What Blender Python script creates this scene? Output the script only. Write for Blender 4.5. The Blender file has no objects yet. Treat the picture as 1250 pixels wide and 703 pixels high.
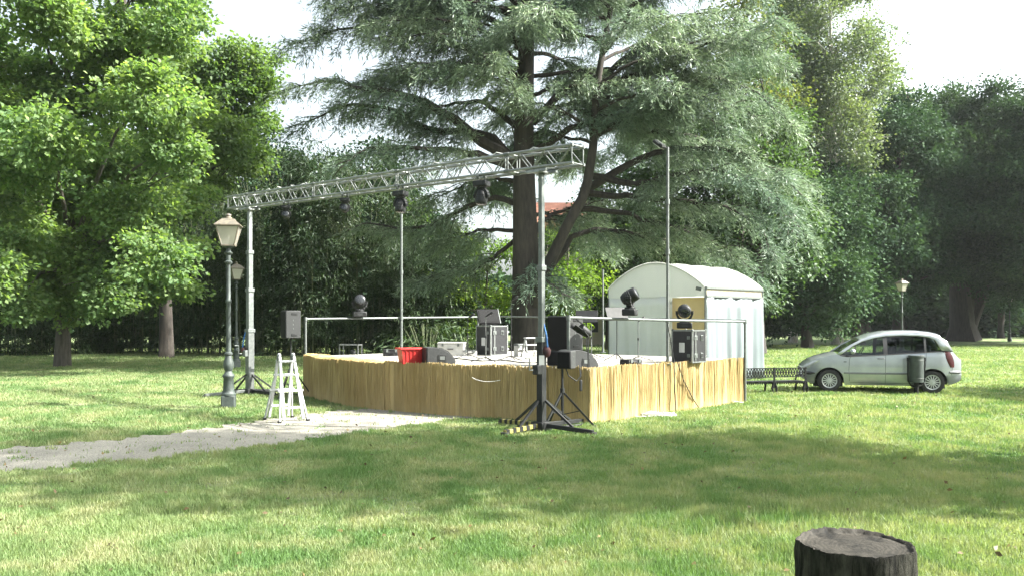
import bpy, math, random
import numpy as np
from mathutils import Vector, Matrix

random.seed(7)
rng = np.random.default_rng(11)
PI = math.pi
R = math.radians
S = bpy.context.scene
col = S.collection
F, CX, HY, CAMH = 1000.0, 625.0, 390.0, 1.85      # focal length (px), picture centre, horizon row, eye height


def P(px, py, Y):
    return Vector(((px - CX) / F * Y, Y, CAMH + (HY - py) / F * Y))


def G(px, py):
    Y = CAMH * F / (py - HY)
    return Vector(((px - CX) / F * Y, Y, 0))


# ---------------------------------------------------------------- tagging
def tag(o, label=None, cat=None, group=None, kind=None):
    if label: o['label'] = label
    if cat: o['category'] = cat
    if group: o['group'] = group
    if kind: o['kind'] = kind
    return o


def thing(name, label, cat, loc=(0, 0, 0), rotz=0.0, group=None):
    o = bpy.data.objects.new(name, None)
    o.empty_display_size = .2
    col.objects.link(o)
    o.location = loc
    o.rotation_euler = (0, 0, rotz)
    return tag(o, label, cat, group)


def kids(o):
    return [c for c in bpy.data.objects if c.parent == o]


def copy_tree(o, label=None, loc=None, rotz=None, parent=None):
    c = o.copy()
    col.objects.link(c)
    if parent is not None: c.parent = parent
    if label: c['label'] = label
    if loc is not None: c.location = loc
    if rotz is not None: c.rotation_euler = (0, 0, rotz)
    for ch in kids(o):
        copy_tree(ch, parent=c)
    return c


# ---------------------------------------------------------------- mesh collecting
def frame(d):
    d = Vector(d).normalized()
    a = Vector((0, 0, 1)) if abs(d.z) < .95 else Vector((1, 0, 0))
    u = d.cross(a).normalized()
    return u, d.cross(u).normalized(), d


class MB:
    def __init__(s):
        s.v, s.f, s.m = [], [], []
        s.mi = 0

    def add(s, vs, fs):
        b = len(s.v)
        s.v += [tuple(x) for x in vs]
        s.f += [tuple(i + b for i in f) for f in fs]
        s.m += [s.mi] * len(fs)
        return s

    def box(s, c, d, rz=0.0, M=None):
        x, y, z = d[0] / 2, d[1] / 2, d[2] / 2
        vs = [Vector((i * x, j * y, k * z)) for i in (-1, 1) for j in (-1, 1) for k in (-1, 1)]
        rot = M if M is not None else Matrix.Rotation(rz, 3, 'Z')
        vs = [rot @ v + Vector(c) for v in vs]
        return s.add(vs, [(0, 1, 3, 2), (4, 6, 7, 5), (0, 4, 5, 1), (2, 3, 7, 6), (0, 2, 6, 4), (1, 5, 7, 3)])

    def bar(s, p0, p1, w, h, up=(0, 0, 1)):
        p0, p1 = Vector(p0), Vector(p1)
        d = (p1 - p0)
        L = d.length
        d.normalize()
        up = Vector(up)
        if abs(d.dot(up)) > .98: up = Vector((1, 0, 0))
        a = d.cross(up).normalized()
        b = a.cross(d).normalized()
        M = Matrix((a, d, b)).transposed()
        return s.box((p0 + p1) / 2, (w, L, h), M=M)

    def tube(s, pts, r, n=8, cap=True):
        pts = [Vector(p) for p in pts]
        if not hasattr(r, '__len__'): r = [r] * len(pts)
        u = None
        vs = []
        for i, p in enumerate(pts):
            d = pts[min(i + 1, len(pts) - 1)] - pts[max(i - 1, 0)]
            if d.length < 1e-9: d = Vector((0, 0, 1))
            d.normalize()
            if u is None:
                u = frame(d)[0]
            else:
                u = u - d * u.dot(d)
                u = u.normalized() if u.length > 1e-6 else frame(d)[0]
            w = d.cross(u)
            for k in range(n):
                a = 2 * PI * k / n
                vs.append(p + (u * math.cos(a) + w * math.sin(a)) * r[i])
        fs = []
        for i in range(len(pts) - 1):
            for k in range(n):
                k2 = (k + 1) % n
                fs.append((i * n + k, i * n + k2, (i + 1) * n + k2, (i + 1) * n + k))
        if cap:
            fs.append(tuple(range(n - 1, -1, -1)))
            fs.append(tuple((len(pts) - 1) * n + k for k in range(n)))
        return s.add(vs, fs)

    def cyl(s, p0, p1, r0, r1=None, n=12):
        return s.tube([p0, p1], [r0, r0 if r1 is None else r1], n)

    def lathe(s, prof, c=(0, 0, 0), n=20, M=None, cap=True):
        c = Vector(c)
        vs, fs = [], []
        for r, z in prof:
            for k in range(n):
                a = 2 * PI * (k + .5) / n
                v = Vector((r * math.cos(a), r * math.sin(a), z))
                vs.append((M @ v if M is not None else v) + c)
        for i in range(len(prof) - 1):
            for k in range(n):
                k2 = (k + 1) % n
                fs.append((i * n + k, i * n + k2, (i + 1) * n + k2, (i + 1) * n + k))
        if cap:
            fs.append(tuple(range(n - 1, -1, -1)))
            fs.append(tuple((len(prof) - 1) * n + k for k in range(n)))
        return s.add(vs, fs)

    def prism(s, poly, a, b):
        """poly: 3-D points of one end; a, b: offsets of both ends"""
        n = len(poly)
        a, b = Vector(a), Vector(b)
        vs = [Vector(p) + a for p in poly] + [Vector(p) + b for p in poly]
        fs = [tuple(range(n - 1, -1, -1)), tuple(range(n, 2 * n))]
        fs += [(i, (i + 1) % n, n + (i + 1) % n, n + i) for i in range(n)]
        return s.add(vs, fs)

    def ball(s, c, r, n=14, m=8, M=None):
        if not hasattr(r, '__len__'): r = (r, r, r)
        c = Vector(c)
        vs, fs = [], []
        for i in range(m + 1):
            t = PI * i / m
            rr = max(math.sin(t), .01)
            for k in range(n):
                a = 2 * PI * k / n
                v = Vector((r[0] * rr * math.cos(a), r[1] * rr * math.sin(a), -r[2] * math.cos(t)))
                vs.append((M @ v if M is not None else v) + c)
        for i in range(m):
            for k in range(n):
                k2 = (k + 1) % n
                fs.append((i * n + k, i * n + k2, (i + 1) * n + k2, (i + 1) * n + k))
        return s.add(vs, fs)

    def grid(s, rows, close=False):
        n = len(rows[0])
        vs = [v for r in rows for v in r]
        fs = []
        for i in range(len(rows) - 1):
            for k in range(n - (0 if close else 1)):
                k2 = (k + 1) % n
                fs.append((i * n + k, i * n + k2, (i + 1) * n + k2, (i + 1) * n + k))
        return s.add(vs, fs)

    def build(s, name, mat, parent=None, smooth=True, bevel=0.0, world=False, solid=0.0, angle=40, seg=2):
        me = bpy.data.meshes.new(name)
        me.from_pydata(s.v, [], s.f)
        for m in (mat if isinstance(mat, (list, tuple)) else [mat]):
            me.materials.append(m)
        if any(s.m): me.polygons.foreach_set('material_index', s.m)
        if smooth:
            me.polygons.foreach_set('use_smooth', [True] * len(me.polygons))
            me.set_sharp_from_angle(angle=R(angle))
        me.update()
        o = bpy.data.objects.new(name, me)
        col.objects.link(o)
        if parent is not None:
            o.parent = parent
            if world:
                M = Matrix.Translation(parent.location) @ parent.rotation_euler.to_matrix().to_4x4()
                o.matrix_parent_inverse = M.inverted()
        if solid:
            q = o.modifiers.new('thickness', 'SOLIDIFY'); q.thickness = solid; q.offset = -1
        if bevel:
            q = o.modifiers.new('bevel', 'BEVEL'); q.width = bevel; q.segments = seg; q.limit_method = 'ANGLE'
            q.angle_limit = R(35)
        return o


# ---------------------------------------------------------------- materials
def newmat(name):
    m = bpy.data.materials.new(name)
    m.use_nodes = True
    nt = m.node_tree
    nt.nodes.clear()
    out = nt.nodes.new('ShaderNodeOutputMaterial')
    return m, nt, out


def nd(nt, t, **k):
    n = nt.nodes.new(t)
    for a, b in k.items():
        if a.startswith('i_'):
            n.inputs[a[2:].replace('_', ' ')].default_value = b
        else:
            setattr(n, a, b)
    return n


def rgba(c):
    return (c[0], c[1], c[2], 1)


def mixc(nt, fac, a, b):
    n = nd(nt, 'ShaderNodeMix', data_type='RGBA')
    for i, v in ((0, fac), (6, a), (7, b)):
        if isinstance(v, (tuple, list)): n.inputs[i].default_value = rgba(v)
        elif isinstance(v, (int, float)): n.inputs[i].default_value = v
        else: nt.links.new(v, n.inputs[i])
    return n.outputs[2]


def noise(nt, scale, detail=4, rough=.6, vec=None, coord='Object', stretch=None):
    tc = nd(nt, 'ShaderNodeTexCoord')
    v = tc.outputs[coord] if vec is None else vec
    if stretch:
        mp = nd(nt, 'ShaderNodeMapping')
        mp.inputs['Scale'].default_value = stretch
        nt.links.new(v, mp.inputs[0]); v = mp.outputs[0]
    n = nd(nt, 'ShaderNodeTexNoise')
    n.inputs['Scale'].default_value = scale
    n.inputs['Detail'].default_value = detail
    n.inputs['Roughness'].default_value = rough
    nt.links.new(v, n.inputs['Vector'])
    return n.outputs['Fac']


def ramp(nt, src, p0, p1, c0=(0, 0, 0), c1=(1, 1, 1)):
    r = nd(nt, 'ShaderNodeValToRGB')
    r.color_ramp.elements[0].position = p0; r.color_ramp.elements[1].position = p1
    r.color_ramp.elements[0].color = rgba(c0); r.color_ramp.elements[1].color = rgba(c1)
    nt.links.new(src, r.inputs[0])
    return r.outputs[0]


def surf(name, c1, c2=None, rough=.6, metal=0.0, scale=6.0, stretch=None, bump=0.0, bscale=None, p=(.35, .65),
         rough2=None, coat=0.0, spec=None):
    """painted, wooden, metal ... surface: two colours mixed by noise, optional bump, uneven gloss"""
    m, nt, out = newmat(name)
    b = nd(nt, 'ShaderNodeBsdfPrincipled')
    b.inputs['Metallic'].default_value = metal
    if coat:
        b.inputs['Coat Weight'].default_value = coat; b.inputs['Coat Roughness'].default_value = .08
    if spec is not None: b.inputs['Specular IOR Level'].default_value = spec
    if c2 is None: c2 = tuple(x * .78 for x in c1)
    n = noise(nt, scale, 5, .6, stretch=stretch)
    f = ramp(nt, n, p[0], p[1])
    nt.links.new(mixc(nt, f, c2, c1), b.inputs['Base Color'])
    mr = nd(nt, 'ShaderNodeMapRange')
    mr.inputs[3].default_value = rough; mr.inputs[4].default_value = min(1, (rough2 if rough2 else rough + .12))
    nt.links.new(n, mr.inputs[0]); nt.links.new(mr.outputs[0], b.inputs['Roughness'])
    if bump:
        bp = nd(nt, 'ShaderNodeBump')
        bp.inputs['Strength'].default_value = bump
        bp.inputs['Distance'].default_value = .02
        nt.links.new(noise(nt, bscale or scale * 4, 6, .65, stretch=stretch), bp.inputs['Height'])
        nt.links.new(bp.outputs[0], b.inputs['Normal'])
    nt.links.new(b.outputs[0], out.inputs[0])
    return m


def leafmat(name, c1, c2, transl=.35, rough=.55, tint=None, spec=.3, big=.25):
    m, nt, out = newmat(name)
    ge = nd(nt, 'ShaderNodeNewGeometry')
    c = mixc(nt, ge.outputs['Random Per Island'], c1, c2)
    f = ramp(nt, noise(nt, big, 2, .5, vec=ge.outputs['Position']), .35, .65)
    c3 = mixc(nt, f, tuple(.8 * x for x in (.9, 1, 1)), (1.12, 1.08, .95))
    mu = nd(nt, 'ShaderNodeMix', data_type='RGBA', blend_type='MULTIPLY')
    mu.inputs[0].default_value = 1
    nt.links.new(c, mu.inputs[6]); nt.links.new(c3, mu.inputs[7])
    b = nd(nt, 'ShaderNodeBsdfPrincipled')
    b.inputs['Roughness'].default_value = rough
    b.inputs['Specular IOR Level'].default_value = spec
    nt.links.new(mu.outputs[2], b.inputs['Base Color'])
    t = nd(nt, 'ShaderNodeBsdfTranslucent')
    tm = nd(nt, 'ShaderNodeMix', data_type='RGBA', blend_type='MULTIPLY')
    tm.inputs[0].default_value = 1
    tm.inputs[7].default_value = rgba(tint or (1.5, 1.6, .6))
    nt.links.new(mu.outputs[2], tm.inputs[6]); nt.links.new(tm.outputs[2], t.inputs[0])
    mx = nd(nt, 'ShaderNodeMixShader')
    mx.inputs[0].default_value = transl
    nt.links.new(b.outputs[0], mx.inputs[1]); nt.links.new(t.outputs[0], mx.inputs[2])
    nt.links.new(mx.outputs[0], out.inputs[0])
    return m


def grass_colour(nt):
    """lawn colour over world position: fresh green, yellowed and straw-dry patches"""
    ge = nd(nt, 'ShaderNodeNewGeometry')
    pos = ge.outputs['Position']
    a = ramp(nt, noise(nt, .33, 5, .62, vec=pos), .42, .62)
    b = ramp(nt, noise(nt, 1.3, 6, .74, vec=pos), .44, .70)
    c = mixc(nt, a, (.094, .165, .058), (.178, .234, .105))
    d = mixc(nt, b, c, (.28, .28, .165))
    return d, ge


M = {}
M['alu'] = surf('brushed_aluminium', (.22, .232, .224), (.15, .158, .153), .38, .7, 9, bump=.05)
M['alu_dull'] = surf('dull_aluminium', (.13, .14, .134), (.085, .092, .088), .48, .5, 12, bump=.05)
M['galv'] = surf('galvanised_steel', (.13, .143, .136), (.09, .10, .095), .48, .45, 14, bump=.05)
M['black'] = surf('black_paint', (.010, .011, .011), (.017, .018, .018), .5, 0, 10, spec=.25)
M['black_plastic'] = surf('black_plastic', (.008, .0085, .009), (.014, .0145, .015), .42, 0, 22, bump=.05, bscale=160, spec=.3)
M['grille'] = surf('speaker_grille', (.010, .010, .0105), (.005, .005, .005), .7, 0, 130, bump=.3, bscale=200, spec=.15)
M['dark_grey'] = surf('dark_grey_carpet', (.04, .042, .043), (.025, .026, .027), .75, 0, 30, bump=.2)
M['grey_side'] = surf('grey_texture_paint', (.021, .0225, .0225), (.014, .0155, .0155), .7, 0, 30, bump=.2, bscale=120)
M['green_iron'] = surf('dark_green_iron', (.045, .058, .052), (.022, .029, .027), .55, 0, 7, bump=.12)
M['iron'] = surf('black_iron', (.011, .0125, .0118), (.007, .0075, .0075), .6, 0, 9, bump=.15, spec=.2)
M['cap_paint'] = surf('weathered_lantern_paint', (.15, .125, .09), (.08, .075, .062), .5, .1, 12)
M['deck'] = surf('stage_deck_ply', (.30, .285, .25), (.22, .21, .185), .75, 0, 2.2, bump=.12, bscale=30)
M['red'] = surf('red_plastic', (.40, .022, .02), (.32, .017, .016), .38, 0, 10)
M['white_box'] = surf('off_white_board', (.42, .415, .39), (.33, .325, .3), .6, 0, 5, bump=.05)
M['case'] = surf('black_laminate', (.016, .0165, .018), (.010, .010, .0115), .45, 0, 14, bump=.1, bscale=60, spec=.3)
M['paper'] = surf('paper_label', (.5, .5, .48), (.42, .42, .4), .7, 0, 8)
M['blue'] = surf('blue_strap', (.03, .13, .33), (.02, .09, .25), .6, 0, 20)
M['red_bag'] = surf('dull_red_fabric', (.06, .012, .012), (.016, .006, .006), .7, 0, 9)
M['yellow'] = surf('yellow_paint', (.26, .23, .05), (.2, .18, .05), .5, 0, 9)
M['rubber'] = surf('tyre_rubber', (.012, .012, .012), (.022, .021, .02), .75, 0, 25, bump=.1)
M['white_cable'] = surf('pale_cable', (.6, .6, .57), (.45, .45, .43), .5, 0, 20)
M['tile'] = surf('red_roof_tile', (.24, .10, .065), (.17, .07, .045), .8, 0, 3, stretch=(8, 1, 1), bump=.5, bscale=8)
M['plaster'] = surf('cream_plaster', (.6, .52, .4), (.5, .44, .34), .85, 0, .8, bump=.1)
# ---------------------------------------------------------------- render, world, camera, sun
S.render.engine = 'CYCLES'
S.cycles.use_denoising = True
S.cycles.denoiser = 'OPENIMAGEDENOISE'
S.cycles.denoising_prefilter = 'NONE'
S.cycles.denoising_quality = 'HIGH'
S.cycles.sample_clamp_indirect = 4
S.cycles.use_adaptive_sampling = False
S.cycles.max_bounces = 8
S.cycles.transparent_max_bounces = 16
S.cycles.diffuse_bounces = 3
S.cycles.caustics_reflective = False
S.cycles.caustics_refractive = False
S.view_settings.view_transform = 'Standard'
S.view_settings.look = 'None'
S.view_settings.exposure = 2.25
S.view_settings.gamma = 1
S.view_settings.use_curve_mapping = False

SUN_EL, SUN_AZ = R(41), R(-8)                       # SUN_AZ: from the right, a little behind the scene
sd = Vector((math.cos(SUN_AZ) * math.cos(SUN_EL), math.sin(SUN_AZ) * math.cos(SUN_EL), math.sin(SUN_EL)))
w = bpy.data.worlds.new('World')
S.world = w
w.use_nodes = True
nt = w.node_tree
bg = nt.nodes['Background']
sky = nt.nodes.new('ShaderNodeTexSky')
sky.sky_type = 'NISHITA'
sky.sun_disc = False
sky.sun_elevation = SUN_EL
sky.sun_rotation = math.atan2(sd.x, sd.y)
sky.air_density = 1.0
sky.dust_density = 6.0
sky.ozone_density = .6
# hazy summer air: the sky's own colour paled toward its brightness
bw = nt.nodes.new('ShaderNodeRGBToBW')
pale = nt.nodes.new('ShaderNodeMix'); pale.data_type = 'RGBA'
pale.inputs[0].default_value = .72
nt.links.new(sky.outputs[0], bw.inputs[0])
nt.links.new(sky.outputs[0], pale.inputs[6]); nt.links.new(bw.outputs[0], pale.inputs[7])
tint = nt.nodes.new('ShaderNodeMix'); tint.data_type = 'RGBA'; tint.blend_type = 'MULTIPLY'
tint.inputs[0].default_value = 1
tint.inputs[7].default_value = (.94, 1.0, .99, 1)
nt.links.new(pale.outputs[2], tint.inputs[6])
nt.links.new(tint.outputs[2], bg.inputs[0])
bg.inputs[1].default_value = .13

ld = bpy.data.lights.new('sun', 'SUN')
ld.energy = 5.0
ld.angle = R(.5)
ld.color = (1, .965, .885)
lo = bpy.data.objects.new('sun', ld)
col.objects.link(lo)
lo.rotation_euler = sd.to_track_quat('Z', 'Y').to_euler()
lo.location = (30, 5, 30)

cd = bpy.data.cameras.new('camera')
cam = bpy.data.objects.new('camera', cd)
col.objects.link(cam)
cam.location = (0, 0, CAMH)
cam.rotation_euler = (R(90), 0, 0)
cd.sensor_width = 36
cd.lens = 36 * F / 1250
cd.shift_y = (HY - 351.5) / 1250
cd.clip_end = 3000
cd.clip_start = .05
S.camera = cam

# ---------------------------------------------------------------- ground
m, nt, out = newmat('lawn_soil')
c, ge = grass_colour(nt)
fine = ramp(nt, noise(nt, 22, 6, .75, vec=ge.outputs['Position']), .3, .7, (.5, .5, .5), (1.12, 1.12, 1.12))
mu = nd(nt, 'ShaderNodeMix', data_type='RGBA', blend_type='MULTIPLY')
mu.inputs[0].default_value = 1
nt.links.new(c, mu.inputs[6]); nt.links.new(fine, mu.inputs[7])
b = nd(nt, 'ShaderNodeBsdfPrincipled', i_Roughness=.9)
b.inputs['Specular IOR Level'].default_value = .1
nt.links.new(mu.outputs[2], b.inputs['Base Color'])
bp = nd(nt, 'ShaderNodeBump')
bp.inputs['Strength'].default_value = .8; bp.inputs['Distance'].default_value = .06
nt.links.new(noise(nt, 14, 6, .75, vec=ge.outputs['Position']), bp.inputs['Height'])
nt.links.new(bp.outputs[0], b.inputs['Normal'])
nt.links.new(b.outputs[0], out.inputs[0])
M['lawn'] = m
mb = MB()
xs = [-190, -100, -40, -20, -10, 0, 10, 20, 40, 100, 190]
ys = [-40, -10, 0, 5, 10, 15, 20, 30, 40, 60, 100, 160, 220]
mb.grid([[(x, y, 0) for x in xs] for y in ys])
tag(mb.build('ground', M['lawn']), kind='structure')

# gravel path
m, nt, out = newmat('path_gravel')
ge = nd(nt, 'ShaderNodeNewGeometry')
a = ramp(nt, noise(nt, .9, 5, .65, vec=ge.outputs['Position']), .35, .65)
c = mixc(nt, a, (.20, .187, .155), (.29, .272, .225))
vo = nd(nt, 'ShaderNodeTexVoronoi'); vo.inputs['Scale'].default_value = 42
nt.links.new(ge.outputs['Position'], vo.inputs['Vector'])
g = ramp(nt, vo.outputs['Distance'], .1, .7, (1.1, 1.1, 1.1), (.6, .6, .6))
mu = nd(nt, 'ShaderNodeMix', data_type='RGBA', blend_type='MULTIPLY'); mu.inputs[0].default_value = 1
nt.links.new(c, mu.inputs[6]); nt.links.new(g, mu.inputs[7])
b = nd(nt, 'ShaderNodeBsdfPrincipled', i_Roughness=.9)
nt.links.new(mu.outputs[2], b.inputs['Base Color'])
bp = nd(nt, 'ShaderNodeBump'); bp.inputs['Strength'].default_value = .6; bp.inputs['Distance'].default_value = .02
nt.links.new(vo.outputs['Distance'], bp.inputs['Height']); nt.links.new(bp.outputs[0], b.inputs['Normal'])
nt.links.new(b.outputs[0], out.inputs[0])
M['gravel'] = m
path_up = [(-420, 585), (-200, 566), (0, 548), (100, 540), (200, 530), (250, 523), (330, 511), (390, 503), (440, 499), (500, 497)]
path_lo = [(-420, 640), (-200, 605), (0, 577), (100, 567), (200, 559), (300, 547), (400, 533), (480, 522), (545, 513), (600, 505)]


def resample(pts, n):
    pts = [Vector(p) for p in pts]
    d = [0]
    for a, b in zip(pts, pts[1:]): d.append(d[-1] + (b - a).length)
    res = []
    for i in range(n):
        t = d[-1] * i / (n - 1)
        k = 0
        while k < len(d) - 2 and d[k + 1] < t: k += 1
        u = (t - d[k]) / max(d[k + 1] - d[k], 1e-9)
        res.append(pts[k].lerp(pts[k + 1], u))
    return res


ru = resample([G(*p) for p in path_up], 150)
rl = resample([G(*p) for p in path_lo], 150)
PATH_U = [v.copy() for v in ru]; PATH_L = [v.copy() for v in rl]
rows = []
for i in range(150):
    a, b = ru[i], rl[i]
    wob1 = .10 * math.sin(i * .55) + .09 * math.sin(i * 1.31 + 1) + random.uniform(-.06, .06)
    wob2 = .10 * math.sin(i * .47 + 2) + .09 * math.sin(i * 1.57) + random.uniform(-.06, .06)
    d = (a - b).normalized()
    a2, b2 = a + d * wob1, b + d * wob2
    rows.append([tuple(a2.lerp(b2, k / 6) + Vector((0, 0, .006))) for k in range(7)])
tag(MB().grid(rows).build('path', M['gravel']), kind='structure')
PATH_POLY = np.array([(v[0][0], v[0][1]) for v in rows] + [(v[-1][0], v[-1][1]) for v in rows[::-1]])


def inside(poly, x, y):
    r = np.zeros(len(x), bool)
    n = len(poly)
    j = n - 1
    for i in range(n):
        xi, yi = poly[i]; xj, yj = poly[j]
        c = ((yi > y) != (yj > y)) & (x < (xj - xi) * (y - yi) / (yj - yi + 1e-12) + xi)
        r ^= c
        j = i
    return r


# ---------------------------------------------------------------- raw mesh from numpy
def raw_mesh(name, V, n, mat, parent=None):
    """V: (count, n, 3) polygons of n corners each, nothing shared"""
    cnt = V.shape[0]
    me = bpy.data.meshes.new(name)
    me.vertices.add(cnt * n)
    me.vertices.foreach_set('co', np.ascontiguousarray(V, dtype=np.float32).ravel())
    me.loops.add(cnt * n)
    me.loops.foreach_set('vertex_index', np.arange(cnt * n, dtype=np.int32))
    me.polygons.add(cnt)
    me.polygons.foreach_set('loop_start', np.arange(0, cnt * n, n, dtype=np.int32))
    me.polygons.foreach_set('loop_total', np.full(cnt, n, dtype=np.int32))
    me.materials.append(mat)
    me.update(calc_edges=True)
    o = bpy.data.objects.new(name, me)
    col.objects.link(o)
    if parent is not None:
        o.parent = parent
        o.matrix_parent_inverse = Matrix.Translation(-Vector(parent.location))
    return o


def unit(a):
    return a / np.maximum(np.linalg.norm(a, axis=-1, keepdims=True), 1e-9)


def leaf_polys(C, D, L, W, up=None, fold=.12):
    """folded rhombic leaves: base C, direction D, length L, width W"""
    n = len(C)
    D = unit(D)
    if up is None: up = rng.normal(size=(n, 3)) + np.array([0, 0, 1.2])
    Sd = unit(np.cross(D, up))
    Nn = np.cross(Sd, D)
    L = np.asarray(L).reshape(-1, 1); W = np.asarray(W).reshape(-1, 1)
    V = np.empty((n, 4, 3))
    V[:, 0] = C
    V[:, 1] = C + D * L * .45 + Sd * W / 2 + Nn * L * fold
    V[:, 2] = C + D * L
    V[:, 3] = C + D * L * .45 - Sd * W / 2 + Nn * L * fold
    return V


# ---------------------------------------------------------------- grass
m, nt, out = newmat('grass_blades')
c, ge = grass_colour(nt)
v = mixc(nt, ge.outputs['Random Per Island'], (.84, .88, .82), (1.18, 1.14, 1.12))
mu = nd(nt, 'ShaderNodeMix', data_type='RGBA', blend_type='MULTIPLY'); mu.inputs[0].default_value = 1
nt.links.new(c, mu.inputs[6]); nt.links.new(v, mu.inputs[7])
b = nd(nt, 'ShaderNodeBsdfPrincipled', i_Roughness=.6)
b.inputs['Specular IOR Level'].default_value = .25
nt.links.new(mu.outputs[2], b.inputs['Base Color'])
t = nd(nt, 'ShaderNodeBsdfTranslucent')
tm = nd(nt, 'ShaderNodeMix', data_type='RGBA', blend_type='MULTIPLY'); tm.inputs[0].default_value = 1
tm.inputs[7].default_value = (1.3, 1.35, .7, 1)
nt.links.new(mu.outputs[2], tm.inputs[6]); nt.links.new(tm.outputs[2], t.inputs[0])
mx = nd(nt, 'ShaderNodeMixShader'); mx.inputs[0].default_value = .4
nt.links.new(b.outputs[0], mx.inputs[1]); nt.links.new(t.outputs[0], mx.inputs[2])
nt.links.new(mx.outputs[0], out.inputs[0])
M['blades'] = m


def vnoise(x, y, s, seed):
    r = np.random.default_rng(seed)
    T = r.random((64, 64))
    x, y = x / s, y / s
    xi, yi = np.floor(x).astype(int), np.floor(y).astype(int)
    fx, fy = x - xi, y - yi
    fx, fy = fx * fx * (3 - 2 * fx), fy * fy * (3 - 2 * fy)
    g = lambda a, b: T[a % 64, b % 64]
    return (g(xi, yi) * (1 - fx) + g(xi + 1, yi) * fx) * (1 - fy) + (g(xi, yi + 1) * (1 - fx) + g(xi + 1, yi + 1) * fx) * fy


def make_grass(N):
    y0, y1 = 4.2, 60.0
    # density per area ~ 1/Y^2.1 over the wedge in view and a little beyond
    u = rng.random(N)
    p = -.35
    Y = (y0 ** p + u * (y1 ** p - y0 ** p)) ** (1 / p)
    X = (rng.random(N) * 2 - 1) * (.72 * Y + 1.5)
    tuft = vnoise(X, Y, .35, 5) * .6 + vnoise(X, Y, 1.6, 6) * .4
    keep = rng.random(N) < .25 + 1.1 * tuft
    pin = inside(PATH_POLY, X, Y)
    keep &= ~(pin & (rng.random(N) > .012 + .5 * (vnoise(X, Y, .3, 21) * .6 + vnoise(X, Y, .09, 22) * .4 > .74)))
    keep &= ~inside(STAGE_POLY, X, Y)
    X, Y, tuft = X[keep], Y[keep], tuft[keep]
    n = len(X)
    longg = np.clip((vnoise(X, Y, .8, 9) - .62) * 3.2, 0, 1) * (vnoise(X, Y, 4.5, 15) > .38)
    h = (.024 + .034 * rng.random(n) ** 1.5) * (.6 + .8 * tuft) + .09 * longg * rng.random(n)
    near = np.exp(-((X - 2.4) ** 2 / 2.2 + (Y - 7.6) ** 2 / .9))
    h = h * (1 + .012 * Y) * (1 + 1.1 * near * rng.random(n))
    wd = (.0022 + .00042 * Y) * (.7 + .6 * rng.random(n))
    a = rng.random(n) * 2 * PI
    lean = rng.random(n) ** 1.2 * .9
    b = rng.random(n) * 2 * PI
    C = np.stack([X, Y, np.zeros(n)], 1)
    V = np.empty((n, 3, 3))
    side = np.stack([np.cos(a), np.sin(a), np.zeros(n)], 1) * wd[:, None]
    V[:, 0] = C - side
    V[:, 1] = C + side
    V[:, 2] = C + np.stack([np.cos(b) * lean * h, np.sin(b) * lean * h, h], 1)
    o = raw_mesh('grass', V, 3, M['blades'])
    # fallen leaves lying about
    n = 900
    Y = 4.5 + 28 * rng.random(n) ** 1.4
    X = (rng.random(n) * 2 - 1) * (.7 * Y + 1)
    k = ~inside(STAGE_POLY, X, Y); X, Y = X[k], Y[k]; n = len(X)
    D = rng.normal(size=(n, 3)); D[:, 2] *= .25
    tag(raw_mesh('leaves', leaf_polys(np.stack([X, Y, .025 + .03 * rng.random(n)], 1), D, .035 + .04 * rng.random(n), .025 + .02 * rng.random(n)), 4, M['leaf_fallen']), kind='stuff')
    tag(o, kind='stuff')
# ---------------------------------------------------------------- trees
M['bark'] = surf('grey_brown_bark', (.10, .088, .07), (.045, .04, .033), .9, 0, 3, stretch=(3, 3, .6), bump=1.0, bscale=9)
M['bark_dark'] = surf('dark_bark', (.046, .038, .031), (.02, .017, .0145), .9, 0, 3, stretch=(3, 3, .6), bump=1.0, bscale=9)
M['bark_pale'] = surf('pale_bark', (.52, .5, .44), (.22, .21, .18), .85, 0, 2.5, stretch=(2, 2, .9), bump=.5, bscale=7)
M['culm'] = surf('bamboo_culm', (.10, .12, .05), (.05, .06, .03), .5, 0, 2, stretch=(1, 1, 3))
M['leaf_gum'] = leafmat('sweetgum_leaves', (.085, .152, .062), (.185, .25, .115), .52)
M['leaf_gum_deep'] = leafmat('deep_green_leaves', (.065, .115, .042), (.13, .185, .07), .45)
M['needles'] = leafmat('blue_grey_cedar_needles', (.108, .156, .12), (.235, .292, .215), .26, .5, tint=(1.1, 1.2, .9))
M['leaf_mid'] = leafmat('mid_green_leaves', (.035, .07, .032), (.075, .12, .055), .3)
M['leaf_deep'] = leafmat('very_dark_backdrop_leaves', (.012, .03, .017), (.028, .055, .028), .15, .75, spec=.12)
M['leaf_fallen'] = leafmat('fallen_brown_leaves', (.07, .045, .022), (.15, .105, .045), .1)
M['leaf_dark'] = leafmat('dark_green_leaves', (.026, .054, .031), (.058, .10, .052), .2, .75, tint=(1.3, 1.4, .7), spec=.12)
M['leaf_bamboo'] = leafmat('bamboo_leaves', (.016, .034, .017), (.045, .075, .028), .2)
M['leaf_poplar'] = leafmat('pale_poplar_leaves', (.085, .115, .08), (.15, .185, .13), .35, .45)
M['leaf_yellow'] = leafmat('yellowing_leaves', (.07, .095, .038), (.13, .14, .055), .4)
M['leaf_fresh'] = leafmat('fresh_green_leaves', (0.088, 0.152, 0.024), (0.152, 0.224, 0.048), .5)


def curve3(a, b, bow=(0, 0, 0), n=7, wob=.0):
    a, b, bow = Vector(a), Vector(b), Vector(bow)
    pts = []
    for i in range(n):
        t = i / (n - 1)
        p = a.lerp(b, t) + bow * (4 * t * (1 - t))
        if 0 < i < n - 1 and wob:
            p += Vector((random.uniform(-1, 1), random.uniform(-1, 1), random.uniform(-1, 1))) * wob
        pts.append(p)
    return pts


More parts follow.
